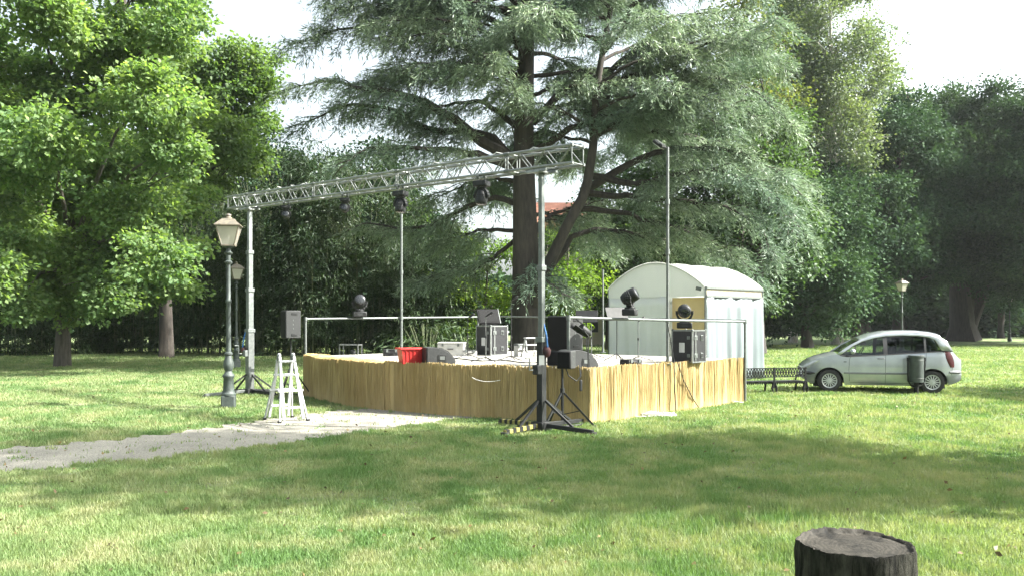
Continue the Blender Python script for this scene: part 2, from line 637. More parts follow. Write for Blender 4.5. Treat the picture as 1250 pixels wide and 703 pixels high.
def along(path, t):
    n = len(path) - 1
    f = min(max(t, 0), .9999) * n
    i = int(f)
    return path[i].lerp(path[i + 1], f - i)


def bumpy_tube(mb, pts, rads, n=12, amp=.08, flare=0.0):
    """trunk: a tube with uneven girth and root flare"""
    b0 = len(mb.v)
    mb.tube(pts, rads, n)
    ph = [random.uniform(0, 6.28) for _ in range(4)]
    base = Vector(pts[0])
    for i, p in enumerate(pts):
        for k in range(n):
            j = b0 + i * n + k
            v = Vector(mb.v[j])
            a = 2 * PI * k / n
            q = 1 + amp * (math.sin(3 * a + ph[0] + i * .3) + .6 * math.sin(5 * a + ph[1] - i * .5))
            if flare and v.z - base.z < 1.2:
                q *= 1 + flare * (1 - (v.z - base.z) / 1.2) ** 2 * (.7 + .5 * math.sin(4 * a + ph[2]))
            mb.v[j] = tuple(p + (v - p) * q)


def crown_leaves(clumps, L, W, twigs, leaves, droop=.35, shell=.5, spread=.36, flat=.6):
    """clumps: (centre, (rx, ry, rz)); each clump holds twig clusters of leaves with gaps between"""
    allV = []
    for c, r in clumps:
        c = np.array(c); r = np.array(r)
        nt_ = max(6, int(twigs * (r[0] * r[1] * r[2]) ** (2 / 3)))
        d = unit(rng.normal(size=(nt_, 3)))
        q = rng.random((nt_, 1)) ** shell
        q *= 1 + .12 * rng.normal(size=(nt_, 1))
        tc = c + d * q * r
        rad = spread * (.6 + .8 * rng.random((nt_, 1)))
        n = nt_ * leaves
        idx = np.repeat(np.arange(nt_), leaves)
        off = rng.normal(size=(n, 3)) * rad[idx] * np.array([1, 1, flat]) * .62
        C = tc[idx] + off
        D = unit(off) * .8 + d[idx] * .5 + rng.normal(size=(n, 3)) * .45
        D[:, 2] -= droop
        ll = L * (.65 + .6 * rng.random(n))
        ww = W * (.65 + .6 * rng.random(n))
        allV.append(leaf_polys(C, D, ll, ww))
    return np.concatenate(allV)


def make_tree(name, label, cat, base, trunk, clumps, leafm, barkm, L=.16, W=.13, twigs=18, leaves=40, r0=.36, r1=.08,
              group=None, flare=.35, twiggy=3, limbs=True, stems=None, **kw):
    base = Vector(base)
    t = thing(name, label, cat, base, 0, group)
    mb = MB()
    paths = [trunk] + (stems or [])
    for si, path in enumerate(paths):
        path = [Vector(p) for p in path]
        fine = resample(path, 14)
        rr = r0 * (1 if si == 0 else .75)
        bumpy_tube(mb, fine, [rr + (r1 - rr) * (i / 13) ** .8 for i in range(14)], 12, .06, flare)
    if limbs:
        fines = [resample(p, 20) for p in paths]
        for c, r in clumps:
            c = Vector(c)
            bestp, bd = None, 1e9
            for f in fines:
                for i, q in enumerate(f[4:]):
                    want = c.z - .55 * math.hypot(c.x - q.x, c.y - q.y) - .3
                    d = abs(q.z - want) + .15 * (q - c).length
                    if d < bd: bd, bestp, bi = d, q, (i + 4) / 19
            ra = max(.035, (r0 + (r1 - r0) * bi) * .42)
            mb.tube(curve3(bestp, c, (0, 0, .12 * (c - bestp).length), 7, .08), [ra + (.02 - ra) * k / 6 for k in range(7)], 7)
            for _ in range(twiggy):
                e = c + Vector((random.gauss(0, .5) * r[0], random.gauss(0, .5) * r[1], random.gauss(0.1, .45) * r[2]))
                mb.tube(curve3(bestp.lerp(c, random.uniform(.6, .95)), e, (0, 0, .1), 4, .04), [.03, .024, .018, .01], 5)
    mb.build('trunk', barkm, t, world=True)
    V = crown_leaves(clumps, L, W, twigs, leaves, **kw)
    raw_mesh('crown', V, 4, leafm, t)
    return t


def blob_clumps(c, R3, n, r, seed, zmin=None, top=1.0):
    """n clump centres through an ellipsoid crown"""
    q = np.random.default_rng(seed)
    out = []
    c = np.array(c)
    k = 0
    while len(out) < n and k < n * 40:
        k += 1
        d = q.normal(size=3); d /= np.linalg.norm(d)
        p = c + d * np.array(R3) * (q.random() ** .42)
        if zmin is not None and p[2] < zmin: continue
        rr = r * (.7 + .6 * q.random())
        if any(np.linalg.norm(p - np.array(o[0])) < .45 * (rr + o[1][0]) for o in out): continue
        out.append((tuple(p), (rr, rr, rr * .72)))
    return out


# sweetgum with the low lit boughs on the left
def px_clumps(lst, Y, dY, seed):
    q = random.Random(seed)
    out = []
    for px, py, rp in lst:
        y = Y + q.uniform(-dY, dY)
        r = rp / F * y
        out.append((tuple(P(px, py, y)), (r, r * 1.05, r * .72)))
    return out


gumA = [(70, 30, 52), (150, 45, 55), (215, 35, 42), (20, 90, 50), (105, 110, 55), (185, 120, 50), (60, 170, 55), (140, 190, 55),
        (215, 185, 42), (10, 200, 55), (90, 245, 55), (165, 260, 52), (225, 245, 32), (30, 290, 50), (115, 315, 50), (190, 315, 40),
        (225, 300, 20), (55, 350, 42), (130, 358, 38), (180, 355, 28), (220, 352, 18), (-30, 330, 50), (-50, 240, 60), (-60, 140, 60),
        (-60, 40, 60), (20, -30, 60), (110, -50, 60), (190, -40, 50), (60, -120, 60), (140, -140, 55), (0, -150, 55), (80, -210, 50),
        (20, 372, 30), (95, 375, 26), (30, 140, 45), (120, 60, 45), (170, 220, 45)]
b = G(77, 447)
cl = px_clumps(gumA, 29.5, 3.6, 3)
make_tree('sweetgum_tree', 'broad bright green tree at the far left with low boughs over the lawn', 'tree', b,
          [b, b + Vector((.05, 0, 2)), b + Vector((.25, .1, 6)), b + Vector((.5, .2, 11)), b + Vector((.6, 0, 18))], cl,
          M['leaf_gum'], M['bark'], L=.165, W=.15, twigs=34, leaves=68, flare=.2, r0=.29, shell=.36, droop=.45, spread=.42, flat=.5)
gumB = [(265, 85, 30), (300, 75, 30), (318, 100, 22), (325, 70, 14), (290, 120, 38), (310, 150, 28), (270, 165, 40), (300, 190, 30),
        (255, 205, 30), (245, 130, 36), (210, 90, 40), (225, 15, 24), (200, -15, 40), (240, 235, 22), (265, 225, 18), (170, 60, 40),
        (190, -90, 50), (130, -60, 50), (160, -160, 50), (225, 150, 40), (190, 190, 40)]
b = G(203, 428)
b = Vector((P(203, 428, 40).x, 40, 0))
cl = px_clumps(gumB, 38, 2.6, 5)
make_tree('sweetgum_tree', 'tall green tree behind the street lamps, its bare trunk leaning left', 'tree', b,
          [b, P(203, 370, 40), P(196, 260, 40), P(178, 170, 40), P(158, 105, 40), P(150, 0, 40), P(150, -150, 40)], cl,
          M['leaf_gum_deep'], M['bark_dark'], L=.185, W=.165, twigs=30, leaves=66, flare=.2, r0=.34, shell=.36, droop=.45, spread=.46, flat=.5)


# the cedar over the stage
def make_cedar():
    Y0 = 32.0
    base = Vector((P(641, 0, Y0).x, Y0, 0))
    t = thing('cedar_tree', 'huge blue-green cedar with dark spreading limbs rising behind the stage', 'tree', base)
    mb = MB()
    tr = [base, P(641, 400, Y0), P(641, 330, Y0), P(640, 250, Y0), P(640, 170, Y0), P(642, 90, Y0), P(644, 0, Y0), P(648, -120, Y0),
          P(650, -260, Y0)]
    trunk = resample(tr, 30)
    rad = lambda z: max(.07, .6 * (1 - max(z, 0) / 24) ** .9)
    bumpy_tube(mb, trunk, [rad(p.z) for p in trunk], 18, .06, .5)
    Y2 = Y0 - 1.2
    stem2 = resample([P(650, 372, Y0 - .2), P(672, 318, Y0 - .8), P(694, 272, Y2), P(715, 235, Y2), P(724, 180, Y2), P(728, 110, Y2),
                      P(738, 50, Y2), P(750, -10, Y2), P(765, -90, Y2)], 24)
    mb.tube(stem2, [.25 - .2 * (i / 23) for i in range(24)], 11)
    limb_list = []

    def pxlimb(pts, r, dY):
        n = len(pts) - 1
        limb_list.append(([P(x, y, Y0 + dY * (i / n)) for i, (x, y) in enumerate(pts)], r))

    # limbs read off the photograph, each running out with a depth of its own
    pxlimb([(640, 205), (612, 188), (580, 165), (548, 142), (515, 125), (475, 112), (430, 105), (390, 98), (352, 110)], .26, -2.5)
    pxlimb([(632, 200), (606, 172), (570, 160), (538, 163), (508, 155), (490, 138), (460, 128), (420, 130), (375, 150), (360, 165)], .2, 1.5)
    pxlimb([(625, 205), (590, 190), (545, 183), (505, 182), (470, 178), (440, 185), (415, 205)], .17, -3.5)
    pxlimb([(636, 160), (610, 135), (580, 122), (545, 128), (515, 135), (480, 150)], .14, 3)
    pxlimb([(640, 100), (600, 75), (560, 55), (500, 35), (440, 30), (390, 45), (352, 55)], .18, -1)
    pxlimb([(642, 60), (600, 25), (550, 0), (490, -15), (430, -20), (395, 5)], .16, 2)
    pxlimb([(645, 20), (600, -30), (540, -60), (470, -70), (420, -50)], .15, -2)
    pxlimb([(652, 170), (680, 140), (700, 135), (722, 137)], .12, -1)
    pxlimb([(652, 185), (690, 160), (740, 140), (800, 130), (850, 140), (900, 160)], .15, -3)
    pxlimb([(728, 130), (745, 90), (775, 60), (805, 35), (850, 15), (900, 20)], .15, -1)
    pxlimb([(730, 100), (770, 95), (810, 85), (850, 60), (890, 45), (930, 55)], .15, -3)
    pxlimb([(650, 150), (690, 110), (760, 100), (820, 105), (880, 70), (930, 65), (960, 85)], .18, 2)
    pxlimb([(728, 165), (750, 150), (800, 130), (830, 110), (870, 95), (920, 110), (965, 150)], .15, -2)
    pxlimb([(718, 230), (760, 205), (800, 185), (850, 180), (900, 185), (950, 210), (980, 240)], .17, -3)
    pxlimb([(720, 215), (770, 225), (820, 215), (870, 205), (920, 220), (960, 250), (975, 290)], .15, -4.5)
    pxlimb([(716, 236), (770, 240), (820, 245), (880, 250), (930, 275), (945, 315)], .14, -2)
    pxlimb([(705, 255), (760, 260), (810, 275), (860, 290), (900, 310), (925, 340)], .13, -1)
    pxlimb([(670, 330), (700, 285), (740, 280), (790, 290), (840, 300), (880, 315)], .14, 1)
    pxlimb([(728, 150), (780, 160), (840, 165), (900, 190), (950, 215), (985, 225)], .14, 1)
    pxlimb([(735, 60), (770, 10), (820, -30), (880, -40), (930, -10)], .14, 1)
    pxlimb([(650, 285), (672, 262), (700, 252), (740, 245)], .12, 2)
    # low dark boughs on the left
    pxlimb([(632, 250), (600, 240), (565, 255), (530, 275), (490, 280), (450, 270), (420, 285)], .13, 3)
    pxlimb([(632, 290), (610, 310), (580, 330), (540, 335), (500, 345)], .1, 2.5)
    pxlimb([(640, 310), (655, 330), (670, 345), (690, 360)], .06, -3)
    pxlimb([(636, 225), (600, 215), (570, 225), (545, 235), (520, 250)], .1, 3)
    # limbs toward and away from the viewer and up in the top
    q = random.Random(4)
    for k in range(60):
        z0 = 5.0 + k * .3
        az = k * 2.4 + q.uniform(-.4, .4)
        ln = (7.5 if z0 < 13 else 7.5 - (z0 - 13) * .42) * q.uniform(.8, 1.05)
        if math.sin(az) < 0: ln *= .8
        if abs(math.cos(az)) > .8 and z0 < 11: continue
        if math.sin(az) < -.2 and 4 < z0 < 9.2: continue
        st = along(trunk, 0); st = Vector((base.x, base.y, z0))
        e = q.uniform(.15, .5)
        pts = []
        for i in range(8):
            s = i / 7
            d = ln * s
            a2 = az + .25 * math.sin(s * 3 + k)
            pts.append(st + Vector((math.cos(a2) * d, math.sin(a2) * d, math.sin(e) * d - .045 * d * d * (.7 if z0 > 12 else 1))))
        limb_list.append((pts, .095 if z0 < 14 else .07))
    for k in range(22):
        st = along(stem2, .42 + .58 * (k + q.random()) / 22)
        az = R(q.choice((q.uniform(-75, 60), q.uniform(-40, 100), q.uniform(100, 200))))
        ln = q.uniform(3.5, 7.5) * (1 if st.z < 12 else .75)
        e = q.uniform(.2, .75)
        pts = []
        for i in range(8):
            d = ln * i / 7
            a2 = az + .3 * math.sin(i * .5 + k)
            pts.append(st + Vector((math.cos(a2) * d, math.sin(a2) * d, math.sin(e) * d - .06 * d * d)))
        limb_list.append((pts, .075))
    for k in range(7):                                # thin boughs filling the left half between the big limbs
        z0 = 10.8 + k * .9
        az = R(q.uniform(140, 225)); ln = q.uniform(5, 8.5); e = q.uniform(.15, .55)
        pts = []
        for i in range(8):
            d = ln * i / 7
            a2 = az + .25 * math.sin(i * .6 + k)
            pts.append(Vector((base.x, base.y, z0)) + Vector((math.cos(a2) * d, math.sin(a2) * d, math.sin(e) * d - .05 * d * d)))
        limb_list.append((pts, .07))
    C, D, LL = [], [], []
    qs = np.random.default_rng(8)
    for pts, r in limb_list:
        fine = resample(pts, 16)
        fine = [p + Vector((q.uniform(-.06, .06), q.uniform(-.06, .06), q.uniform(-.06, .06))) if 0 < i < 15 else p for i, p in enumerate(fine)]
        mb.tube(fine, [max(.018, r * (1 - i / 15.5)) for i in range(16)], 7)
        ln = sum((b - a).length for a, b in zip(fine, fine[1:]))
        nsec = int(ln / .21)
        for j in range(nsec):
            s = .22 + .78 * (j + q.random()) / nsec
            p = along(fine, s)
            dr = (along(fine, min(1, s + .05)) - along(fine, s - .05)); dr.z *= .5
            if dr.length < 1e-6: continue
            dr.normalize()
            for sgn in (-1, 1):
                if q.random() < (.58 if p.x < base.x - 1.5 else .5): continue
                ang = sgn * q.uniform(.5, 1.25)
                d = Vector((dr.x * math.cos(ang) - dr.y * math.sin(ang), dr.x * math.sin(ang) + dr.y * math.cos(ang), dr.z + q.uniform(-.35, .6))).normalized()
                sl = q.uniform(.9, 2.0) * (1.15 - .68 * s) * min(1.0, .45 + 1.6 * (s - .1))
                sp = [p + d * sl * u + Vector((0, 0, -.38 * (sl * u) ** 2)) for u in (0, .33, .66, 1)]
                if sl > .5: mb.tube(sp, [.022, .018, .012, .006], 4, cap=False)
                ntw = max(3, int(sl / .13))
                for i in range(ntw):
                    u = (i + q.random()) / ntw
                    pt = along(sp, u)
                    for sg2 in (-1, 1, 0):
                        a3 = sg2 * q.uniform(.5, 1.1)
                        e = Vector((d.x * math.cos(a3) - d.y * math.sin(a3), d.x * math.sin(a3) + d.y * math.cos(a3), q.uniform(-.95, .2)))
                        e.normalize()
                        tl = q.uniform(.25, .7)
                        m_ = 7
                        uu = qs.random((m_, 1))
                        cc = np.array(pt) + np.array(e) * uu * tl + np.array([0, 0, -.28]) * uu ** 2
                        dd = np.array(e) * .9 + qs.normal(size=(m_, 3)) * .34 + np.array([0, 0, -.12])
                        C.append(cc); D.append(dd)
    mb.build('trunk', M['bark_dark'], t, world=True)
    C = np.concatenate(C); D = np.concatenate(D)
    n = len(C)
    print('cedar needles', n)
    V = leaf_polys(C, D, .12 + .18 * qs.random(n), .02 + .024 * qs.random(n), fold=.05)
    raw_mesh('crown', V, 4, M['needles'], t)


make_cedar()


# bamboo thicket behind the lawn and the stage
def bamboo(base, h, rad, seed, label, n_culm=34, n_spray=330, lm='leaf_bamboo'):
    q = random.Random(seed)
    qs = np.random.default_rng(seed)
    base = Vector(base)
    t = thing('bamboo_clump', label, 'bamboo', base, 0, 'bamboo clumps along the lawn edge')
    mb = MB()
    tips = []
    for k in range(n_culm):
        a = q.uniform(0, 2 * PI); rr = rad * .75 * math.sqrt(q.random())
        b0 = base + Vector((rr * math.cos(a), rr * .7 * math.sin(a), 0))
        hh = h * q.uniform(.72, 1.0)
        ln = q.uniform(.05, .26) * hh
        dx, dy = math.cos(a) * ln, math.sin(a) * ln
        pts = [b0 + Vector((dx * (i / 7) ** 2.2, dy * (i / 7) ** 2.2, hh * (i / 7) * (1 - .06 * (i / 7) ** 3))) for i in range(8)]
        mb.tube(pts, [.035 * (1 - .8 * i / 7) for i in range(8)], 5)
        tips.append(pts)
    mb.build('stem', M['culm'], t, world=True)
    C, D = [], []
    for k in range(n_spray):
        pts = q.choice(tips)
        s = q.uniform(.02, 1) ** .9
        p = along(pts, s)
        out = p - base; out.z = 0
        out = (out.normalized() if out.length > .1 else Vector((0, 0, 0))) * .6 + Vector((q.gauss(0, .6), q.gauss(0, .6), .15))
        out.normalize()
        L = q.uniform(.6, 1.6)
        m_ = 70
        u = qs.random((m_, 1))
        ax = np.array(p) + np.array(out) * u * L + np.array([0, 0, -.55]) * (u * L) ** 2 * .8
        cc = ax + qs.normal(size=(m_, 3)) * np.array([.2, .2, .14])
        dd = np.array(out) * .55 + qs.normal(size=(m_, 3)) * .5 + np.array([0, 0, -.55])
        C.append(cc); D.append(dd)
    C = np.concatenate(C); D = np.concatenate(D)
    n = len(C)
    raw_mesh('crown', leaf_polys(C, D, .2 + .16 * qs.random(n), .035 + .025 * qs.random(n), fold=.06), 4, M[lm], t)


bam = [(-75, 44, 9.5, 'behind the far left end of the lawn'), (20, 43, 9.0, 'behind the trunk of the low-boughed tree'),
       (95, 45, 9.5, 'between the two left tree trunks'), (165, 46, 10, 'left of the bare leaning trunk'),
       (250, 44.5, 10.8, 'behind the two street lamps'), (325, 43, 11.4, 'behind the tall lifting mast by the ladder'),
       (385, 42.5, 11.8, 'behind the loudspeaker near the ladder'), (445, 43.5, 11.2, 'behind the moving light on the left rail'),
       (510, 43, 7.6, 'behind the red crate on the stage'), 
       (-160, 43, 9.5, 'at the outer edge left of the lawn')]
for i, (px, Y, h, where) in enumerate(bam):
    bamboo((P(px, 0, Y).x, Y, 0), h, 2.3, 100 + i, 'tall dark bamboo clump ' + where)

# lit leafy stalks behind the slim pole
bamboo((P(519, 0, 25.2).x, 25.2, 0), 1.9, .3, 400, 'young leafy bamboo stalks behind the stage beside the slim pole', n_culm=16, n_spray=10, lm='leaf_bamboo')

# bright shrubs seen under the cedar
for i, (px, Y, h, lab) in enumerate([(592, 43, 6.4, 'bright green small tree glowing left of the cedar trunk'),
                                     (500, 56, 11.2, 'fresh green small tree seen under the middle of the truss'),
                                     (690, 43, 7.4, 'fresh green bush right of the cedar trunk above the loudspeaker')]):
    x = P(px, 0, Y).x
    make_tree('small_tree', lab, 'tree', (x, Y, 0), [(x, Y, 0), (x, Y, h * .4), (x + .2, Y, h * .8)],
              blob_clumps((x, Y, h * .55), (2.0, 1.8, h * .42), 14, .95, 50 + i), M['leaf_fresh'], M['bark'], L=.17, W=.11, twigs=20,
              leaves=38, r0=.14, r1=.03, spread=.4)

# dark evergreen row added to block light through the bamboo gaps
for i, (px, Y, h) in enumerate([(-190, 55, 15), (-95, 56, 14), (-10, 54, 15), (80, 56, 14), (165, 55, 15), (245, 57, 14), (320, 55, 14.6), (395, 57, 14.6), (465, 56, 13.2), (530, 58, 9.6)]):
    x = P(px, 0, Y).x
    where = ['beyond the left edge', 'at the far left edge', 'left of the low-boughed trunk', 'above the low-boughed trunk', 'between the left trunks', 'behind the nearest street lamp',
             'behind the left mast', 'behind the left loudspeaker', 'behind the hung light above the slim pole', 'low between bamboo and cedar'][i]
    make_tree('added_backdrop_tree', 'dense dark evergreen added to block light behind the bamboo, ' + where, 'tree', (x, Y, 0), [(x, Y, 0), (x, Y, h * .3), (x, Y, h * .8)],
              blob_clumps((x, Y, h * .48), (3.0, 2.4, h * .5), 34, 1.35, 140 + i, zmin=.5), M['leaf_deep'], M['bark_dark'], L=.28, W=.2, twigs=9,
              leaves=60, r0=.3, spread=.7, shell=.4, twiggy=1, group='dark evergreens added behind the bamboo')

# dark trees of the right-hand wood: base px, depth, height, crown radius, crown bottom
right = [(1177, 71, 21.5, 5.3, 3.2, 1.15, 'huge dark tree at the right on a thick forked trunk', 'leaf_dark', 3),
         (1098, 66, 20.0, 4.2, 2.2, .5, 'dark tree behind the small street lamp beyond the car', 'leaf_dark', 1),
         (1262, 68, 22.5, 5.6, 3.0, .5, 'tall dark tree at the far right edge of the park', 'leaf_dark', 2),
         (1222, 82, 17, 4.0, 2.6, .28, 'slimmer dark tree between the two biggest trunks on the right', 'leaf_dark', 2),
         (1048, 60, 14.2, 3.6, 1.0, .45, 'rounded dark tree above the bonnet of the car', 'leaf_dark', 1),
         (985, 54, 10.5, 3.2, .4, .35, 'low dense dark tree just right of the white tent', 'leaf_dark', 1),
         (925, 58, 11.5, 3.6, .4, .4, 'dense dark tree straight behind the white tent', 'leaf_dark', 1),
         (850, 60, 9.6, 3.6, .3, .4, 'dark tree under the right boughs of the cedar', 'leaf_dark', 1),
         (785, 58, 8.6, 3.0, .3, .4, 'dark bushy tree behind the tent left of the floodlight mast', 'leaf_dark', 1),
         (1330, 60, 21, 5.5, 3.0, .5, 'dark tree beyond the right end of the lawn', 'leaf_dark', 1)]
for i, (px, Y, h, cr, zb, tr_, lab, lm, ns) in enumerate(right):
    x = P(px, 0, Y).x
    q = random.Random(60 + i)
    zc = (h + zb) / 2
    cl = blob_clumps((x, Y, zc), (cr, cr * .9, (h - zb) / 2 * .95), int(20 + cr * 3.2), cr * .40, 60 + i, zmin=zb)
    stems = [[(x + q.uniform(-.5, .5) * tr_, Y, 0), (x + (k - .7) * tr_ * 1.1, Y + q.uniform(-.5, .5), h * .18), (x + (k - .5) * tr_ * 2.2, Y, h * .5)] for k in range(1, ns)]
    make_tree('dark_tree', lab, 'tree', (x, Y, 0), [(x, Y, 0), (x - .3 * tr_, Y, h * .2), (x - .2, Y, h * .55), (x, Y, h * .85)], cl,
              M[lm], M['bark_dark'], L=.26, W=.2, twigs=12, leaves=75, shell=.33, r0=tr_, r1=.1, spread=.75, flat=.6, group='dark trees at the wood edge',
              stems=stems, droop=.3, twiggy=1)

# greenery that half hides the house
for i, (px, Y, h, lm, lab) in enumerate([(742, 50, 10.8, 'leaf_mid', 'olive-green tree hiding the right end of the red-roofed house'),
                                         (668, 52, 8.0, 'leaf_mid', 'green bush standing in front of the wall of the red-roofed house')]):
    x = P(px, 0, Y).x
    make_tree('small_tree', lab, 'tree', (x, Y, 0), [(x, Y, 0), (x, Y, h * .4), (x + .1, Y, h * .8)],
              blob_clumps((x, Y, h * .55), (1.9, 1.6, h * .44), 24, 1.0, 190 + i, zmin=1), M[lm], M['bark_dark'], L=.2, W=.14, twigs=14,
              leaves=44, r0=.16, r1=.03, spread=.5)

# taller trees filling in behind the right half of the cedar
for i, (x, Y, h, lab, lm) in enumerate([(8.6, 46, 15.0, 'mid-green tree close behind the stem of the cedar that leans right', 'leaf_mid'),
                                        (13.6, 45, 17.0, 'tall mid-green tree behind the right boughs of the cedar over the tent', 'leaf_mid')]):
    make_tree('background_tree', lab, 'tree', (x, Y, 0), [(x, Y, 0), (x, Y, h * .4), (x + .2, Y, h * .85)],
              blob_clumps((x, Y, h * .55), (3.2, 2.6, h * .43), 40, 1.25, 160 + i, zmin=2), M[lm], M['bark_dark'], L=.22, W=.16, twigs=10,
              leaves=50, r0=.3, r1=.05, spread=.6, shell=.4)

# pale poplar and yellowing tree
x = P(1012, 0, 62).x
make_tree('poplar_tree', 'tall pale poplar with a thin whitish trunk rising above the dark trees', 'tree', (x, 62, 0),
          [(x + .6, 62, 0), (x + .5, 62, 12), (x + .2, 62, 20), (x, 62, 29)],
          blob_clumps((x - .2, 62, 19), (4.4, 3.8, 10.8), 85, 1.25, 31, zmin=8), M['leaf_poplar'], M['bark_pale'], L=.2, W=.16, twigs=15,
          leaves=34, r0=.34, r1=.06, spread=.6, flat=.8, droop=.2)
x = P(968, 0, 66).x
make_tree('poplar_tree', 'second pale poplar half hidden behind the cedar branch tips', 'tree', (x, 66, 0),
          [(x, 66, 0), (x, 66, 14), (x + .3, 66, 29)],
          blob_clumps((x, 66, 20), (3.0, 3, 10), 55, 1.25, 33, zmin=9), M['leaf_poplar'], M['bark_pale'], L=.2, W=.16, twigs=14,
          leaves=32, r0=.3, r1=.06, spread=.6, flat=.8, droop=.2)
x = P(900, 0, 50).x
make_tree('yellowing_tree', 'tree with yellow-green leaves showing through the right side of the cedar', 'tree', (x, 50, 0),
          [(x, 50, 0), (x + .3, 50, 9), (x + .6, 50, 22)],
          blob_clumps((x + .6, 50, 16), (2.7, 2.6, 7.4), 40, 1.05, 35, zmin=7), M['leaf_yellow'], M['bark_dark'], L=.2, W=.16, twigs=9,
          leaves=32, r0=.3, r1=.06, spread=.55, flat=.8)
for i, (px, Y, h, r, lab) in enumerate([(1058, 86, 29.5, 5.2, 'hazy pale tree top over the dark trees beside the poplar'),
                                        (1108, 90, 30, 4.0, 'small hazy tree top standing highest above the dark trees'),
                                        (352, 62, 14.5, 3.6, 'pale green tree top behind the bamboo left of the cedar')]):
    x = P(px, 0, Y).x
    make_tree('far_tree', lab, 'tree', (x, Y, 0), [(x, Y, 0), (x, Y, h * .5), (x, Y, h * .9)],
              blob_clumps((x, Y, h * .68), (r, r, h * .3), 26, r * .3, 70 + i), M['leaf_poplar'], M['bark_dark'], L=.4, W=.3, twigs=6,
              leaves=30, r0=.35, r1=.06, spread=.75)

# trees standing off to the right that throw the broad shade over the foreground
for i, (x, y, h, zb, cr, lab) in enumerate([(12.9, 9.0, 17.6, 4.2, 2.5, 'broad tree beside the lawn, out of the picture on the right'),
                                            (19.6, 18.9, 6.4, 1.6, 2.0, 'low round tree out of the picture on the right beyond the car')]):
    make_tree('broad_tree', lab, 'tree', (x, y, 0), [(x, y, 0), (x, y, h * .3), (x, y, h * .85)],
              blob_clumps((x, y, (h + zb) / 2), (cr, cr, (h - zb) / 2), 46, 1.2, 80 + i, zmin=zb), M['leaf_gum_deep'], M['bark'], L=.24, W=.2,
              twigs=12, leaves=36, r0=.4, spread=.5)

# the far edge of the park: one mass of foliage nobody could count
cls = []
q = random.Random(9)
for k in range(150):
    a = -62 + 124 * (k + q.random()) / 150
    d = 104 + q.uniform(-5, 8)
    h = 7.0 + 2.5 * math.sin(a * .35) + q.uniform(-1, 1)
    x, y = d * math.sin(R(a)), d * math.cos(R(a))
    cls.append(((x, y, h * .3), (3.4, 2.5, h * .34)))
    cls.append(((x + q.uniform(-2, 2), y, h * .7), (3.0, 2.5, h * .3)))
V = crown_leaves(cls, .7, .6, 7, 26, spread=1.0)
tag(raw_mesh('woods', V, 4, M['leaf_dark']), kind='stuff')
# ---------------------------------------------------------------- stage
FL = .965                                             # stage floor height
cN, cR, cL, cM = G(718, 517), G(909, 490), G(372, 482.5), G(432, 496.5)
cB = Vector((-1.0, 24.2, 0))
front = [cL, G(388, 487.5), G(410, 492.5), cM, G(470, 500.3), G(545, 506.5), G(620, 511), G(672, 514.5), cN]
STAGE_POLY = np.array([(p.x, p.y) for p in front] + [(cR.x, cR.y), (cB.x, cB.y)])
M['steel_leg'] = M['galv']
st = thing('stage', 'low outdoor stage of pale plywood decks standing on the lawn', 'stage', (0, 18.5, 0))
ctr = Vector((.2, 18.8, 0))
shr = [p + (ctr - p).normalized() * .07 for p in front + [cR, cB]]
shr = [Vector((p.x, p.y, 0)) for p in shr]
mb = MB().prism(shr, (0, 0, FL - .05), (0, 0, FL))
mb.build('deck', M['deck'], st, world=True, smooth=False)
# deck seams: dark thin strips between the decks
mb = MB()
dv = (cL - cN); dv.z = 0; dl = dv.length; dv.normalize()
du = (cR - cN); du.z = 0; ul = du.length; du.normalize()
for k in range(1, 3):
    p = cN + du * ul * k / 3
    mb.bar(p + dv * .3 + Vector((0, 0, FL + .002)), p + dv * dl * .86 + Vector((0, 0, FL + .002)), .014, .004)
for k in range(1, 7):
    p = cN + dv * (dl * .95) * k / 7
    mb.bar(p + du * .3 + Vector((0, 0, FL + .0045)), p + du * ul * .97 + Vector((0, 0, FL + .0045)), .014, .004)
mb.build('seam', M['dark_grey'], st, world=True, smooth=False)
for k in range(9):
    p = shr[0].lerp(shr[8], (k + .5) / 9) * .93 + ctr * .07
    p.z = 0
    MB().bar(p, p + Vector((0, 0, FL - .06)), .06, .06).build('leg', M['galv'], st, world=True)
for k in range(6):
    p = shr[8].lerp(shr[9], (k + .5) / 6) * .93 + ctr * .07
    p.z = 0
    MB().bar(p, p + Vector((0, 0, FL - .06)), .06, .06).build('leg', M['galv'], st, world=True)


# reed matting: thousands of thin upright stalks on a backing sheet
def reedmat(name, c1, c2, c3):
    m, nt, out = newmat(name)
    ge = nd(nt, 'ShaderNodeNewGeometry')
    c = mixc(nt, ramp(nt, ge.outputs['Random Per Island'], .04, .75), c1, c2)
    c = mixc(nt, ramp(nt, ge.outputs['Random Per Island'], .0, .05, (1, 1, 1), (0, 0, 0)), c, (.2, .14, .06))
    f = ramp(nt, noise(nt, 1.1, 5, .65, vec=ge.outputs['Position'], stretch=(1, 1, .35)), .4, .66)
    c = mixc(nt, f, c, c3)
    b = nd(nt, 'ShaderNodeBsdfPrincipled', i_Roughness=.65)
    b.inputs['Specular IOR Level'].default_value = .25
    nt.links.new(c, b.inputs['Base Color'])
    t = nd(nt, 'ShaderNodeBsdfTranslucent'); nt.links.new(c, t.inputs[0])
    mx = nd(nt, 'ShaderNodeMixShader'); mx.inputs[0].default_value = .16
    nt.links.new(b.outputs[0], mx.inputs[1]); nt.links.new(t.outputs[0], mx.inputs[2])
    nt.links.new(mx.outputs[0], out.inputs[0])
    return m


M['reed'] = reedmat('reed_stalks', (.36, .27, .125), (.46, .355, .17), (.32, .235, .10))


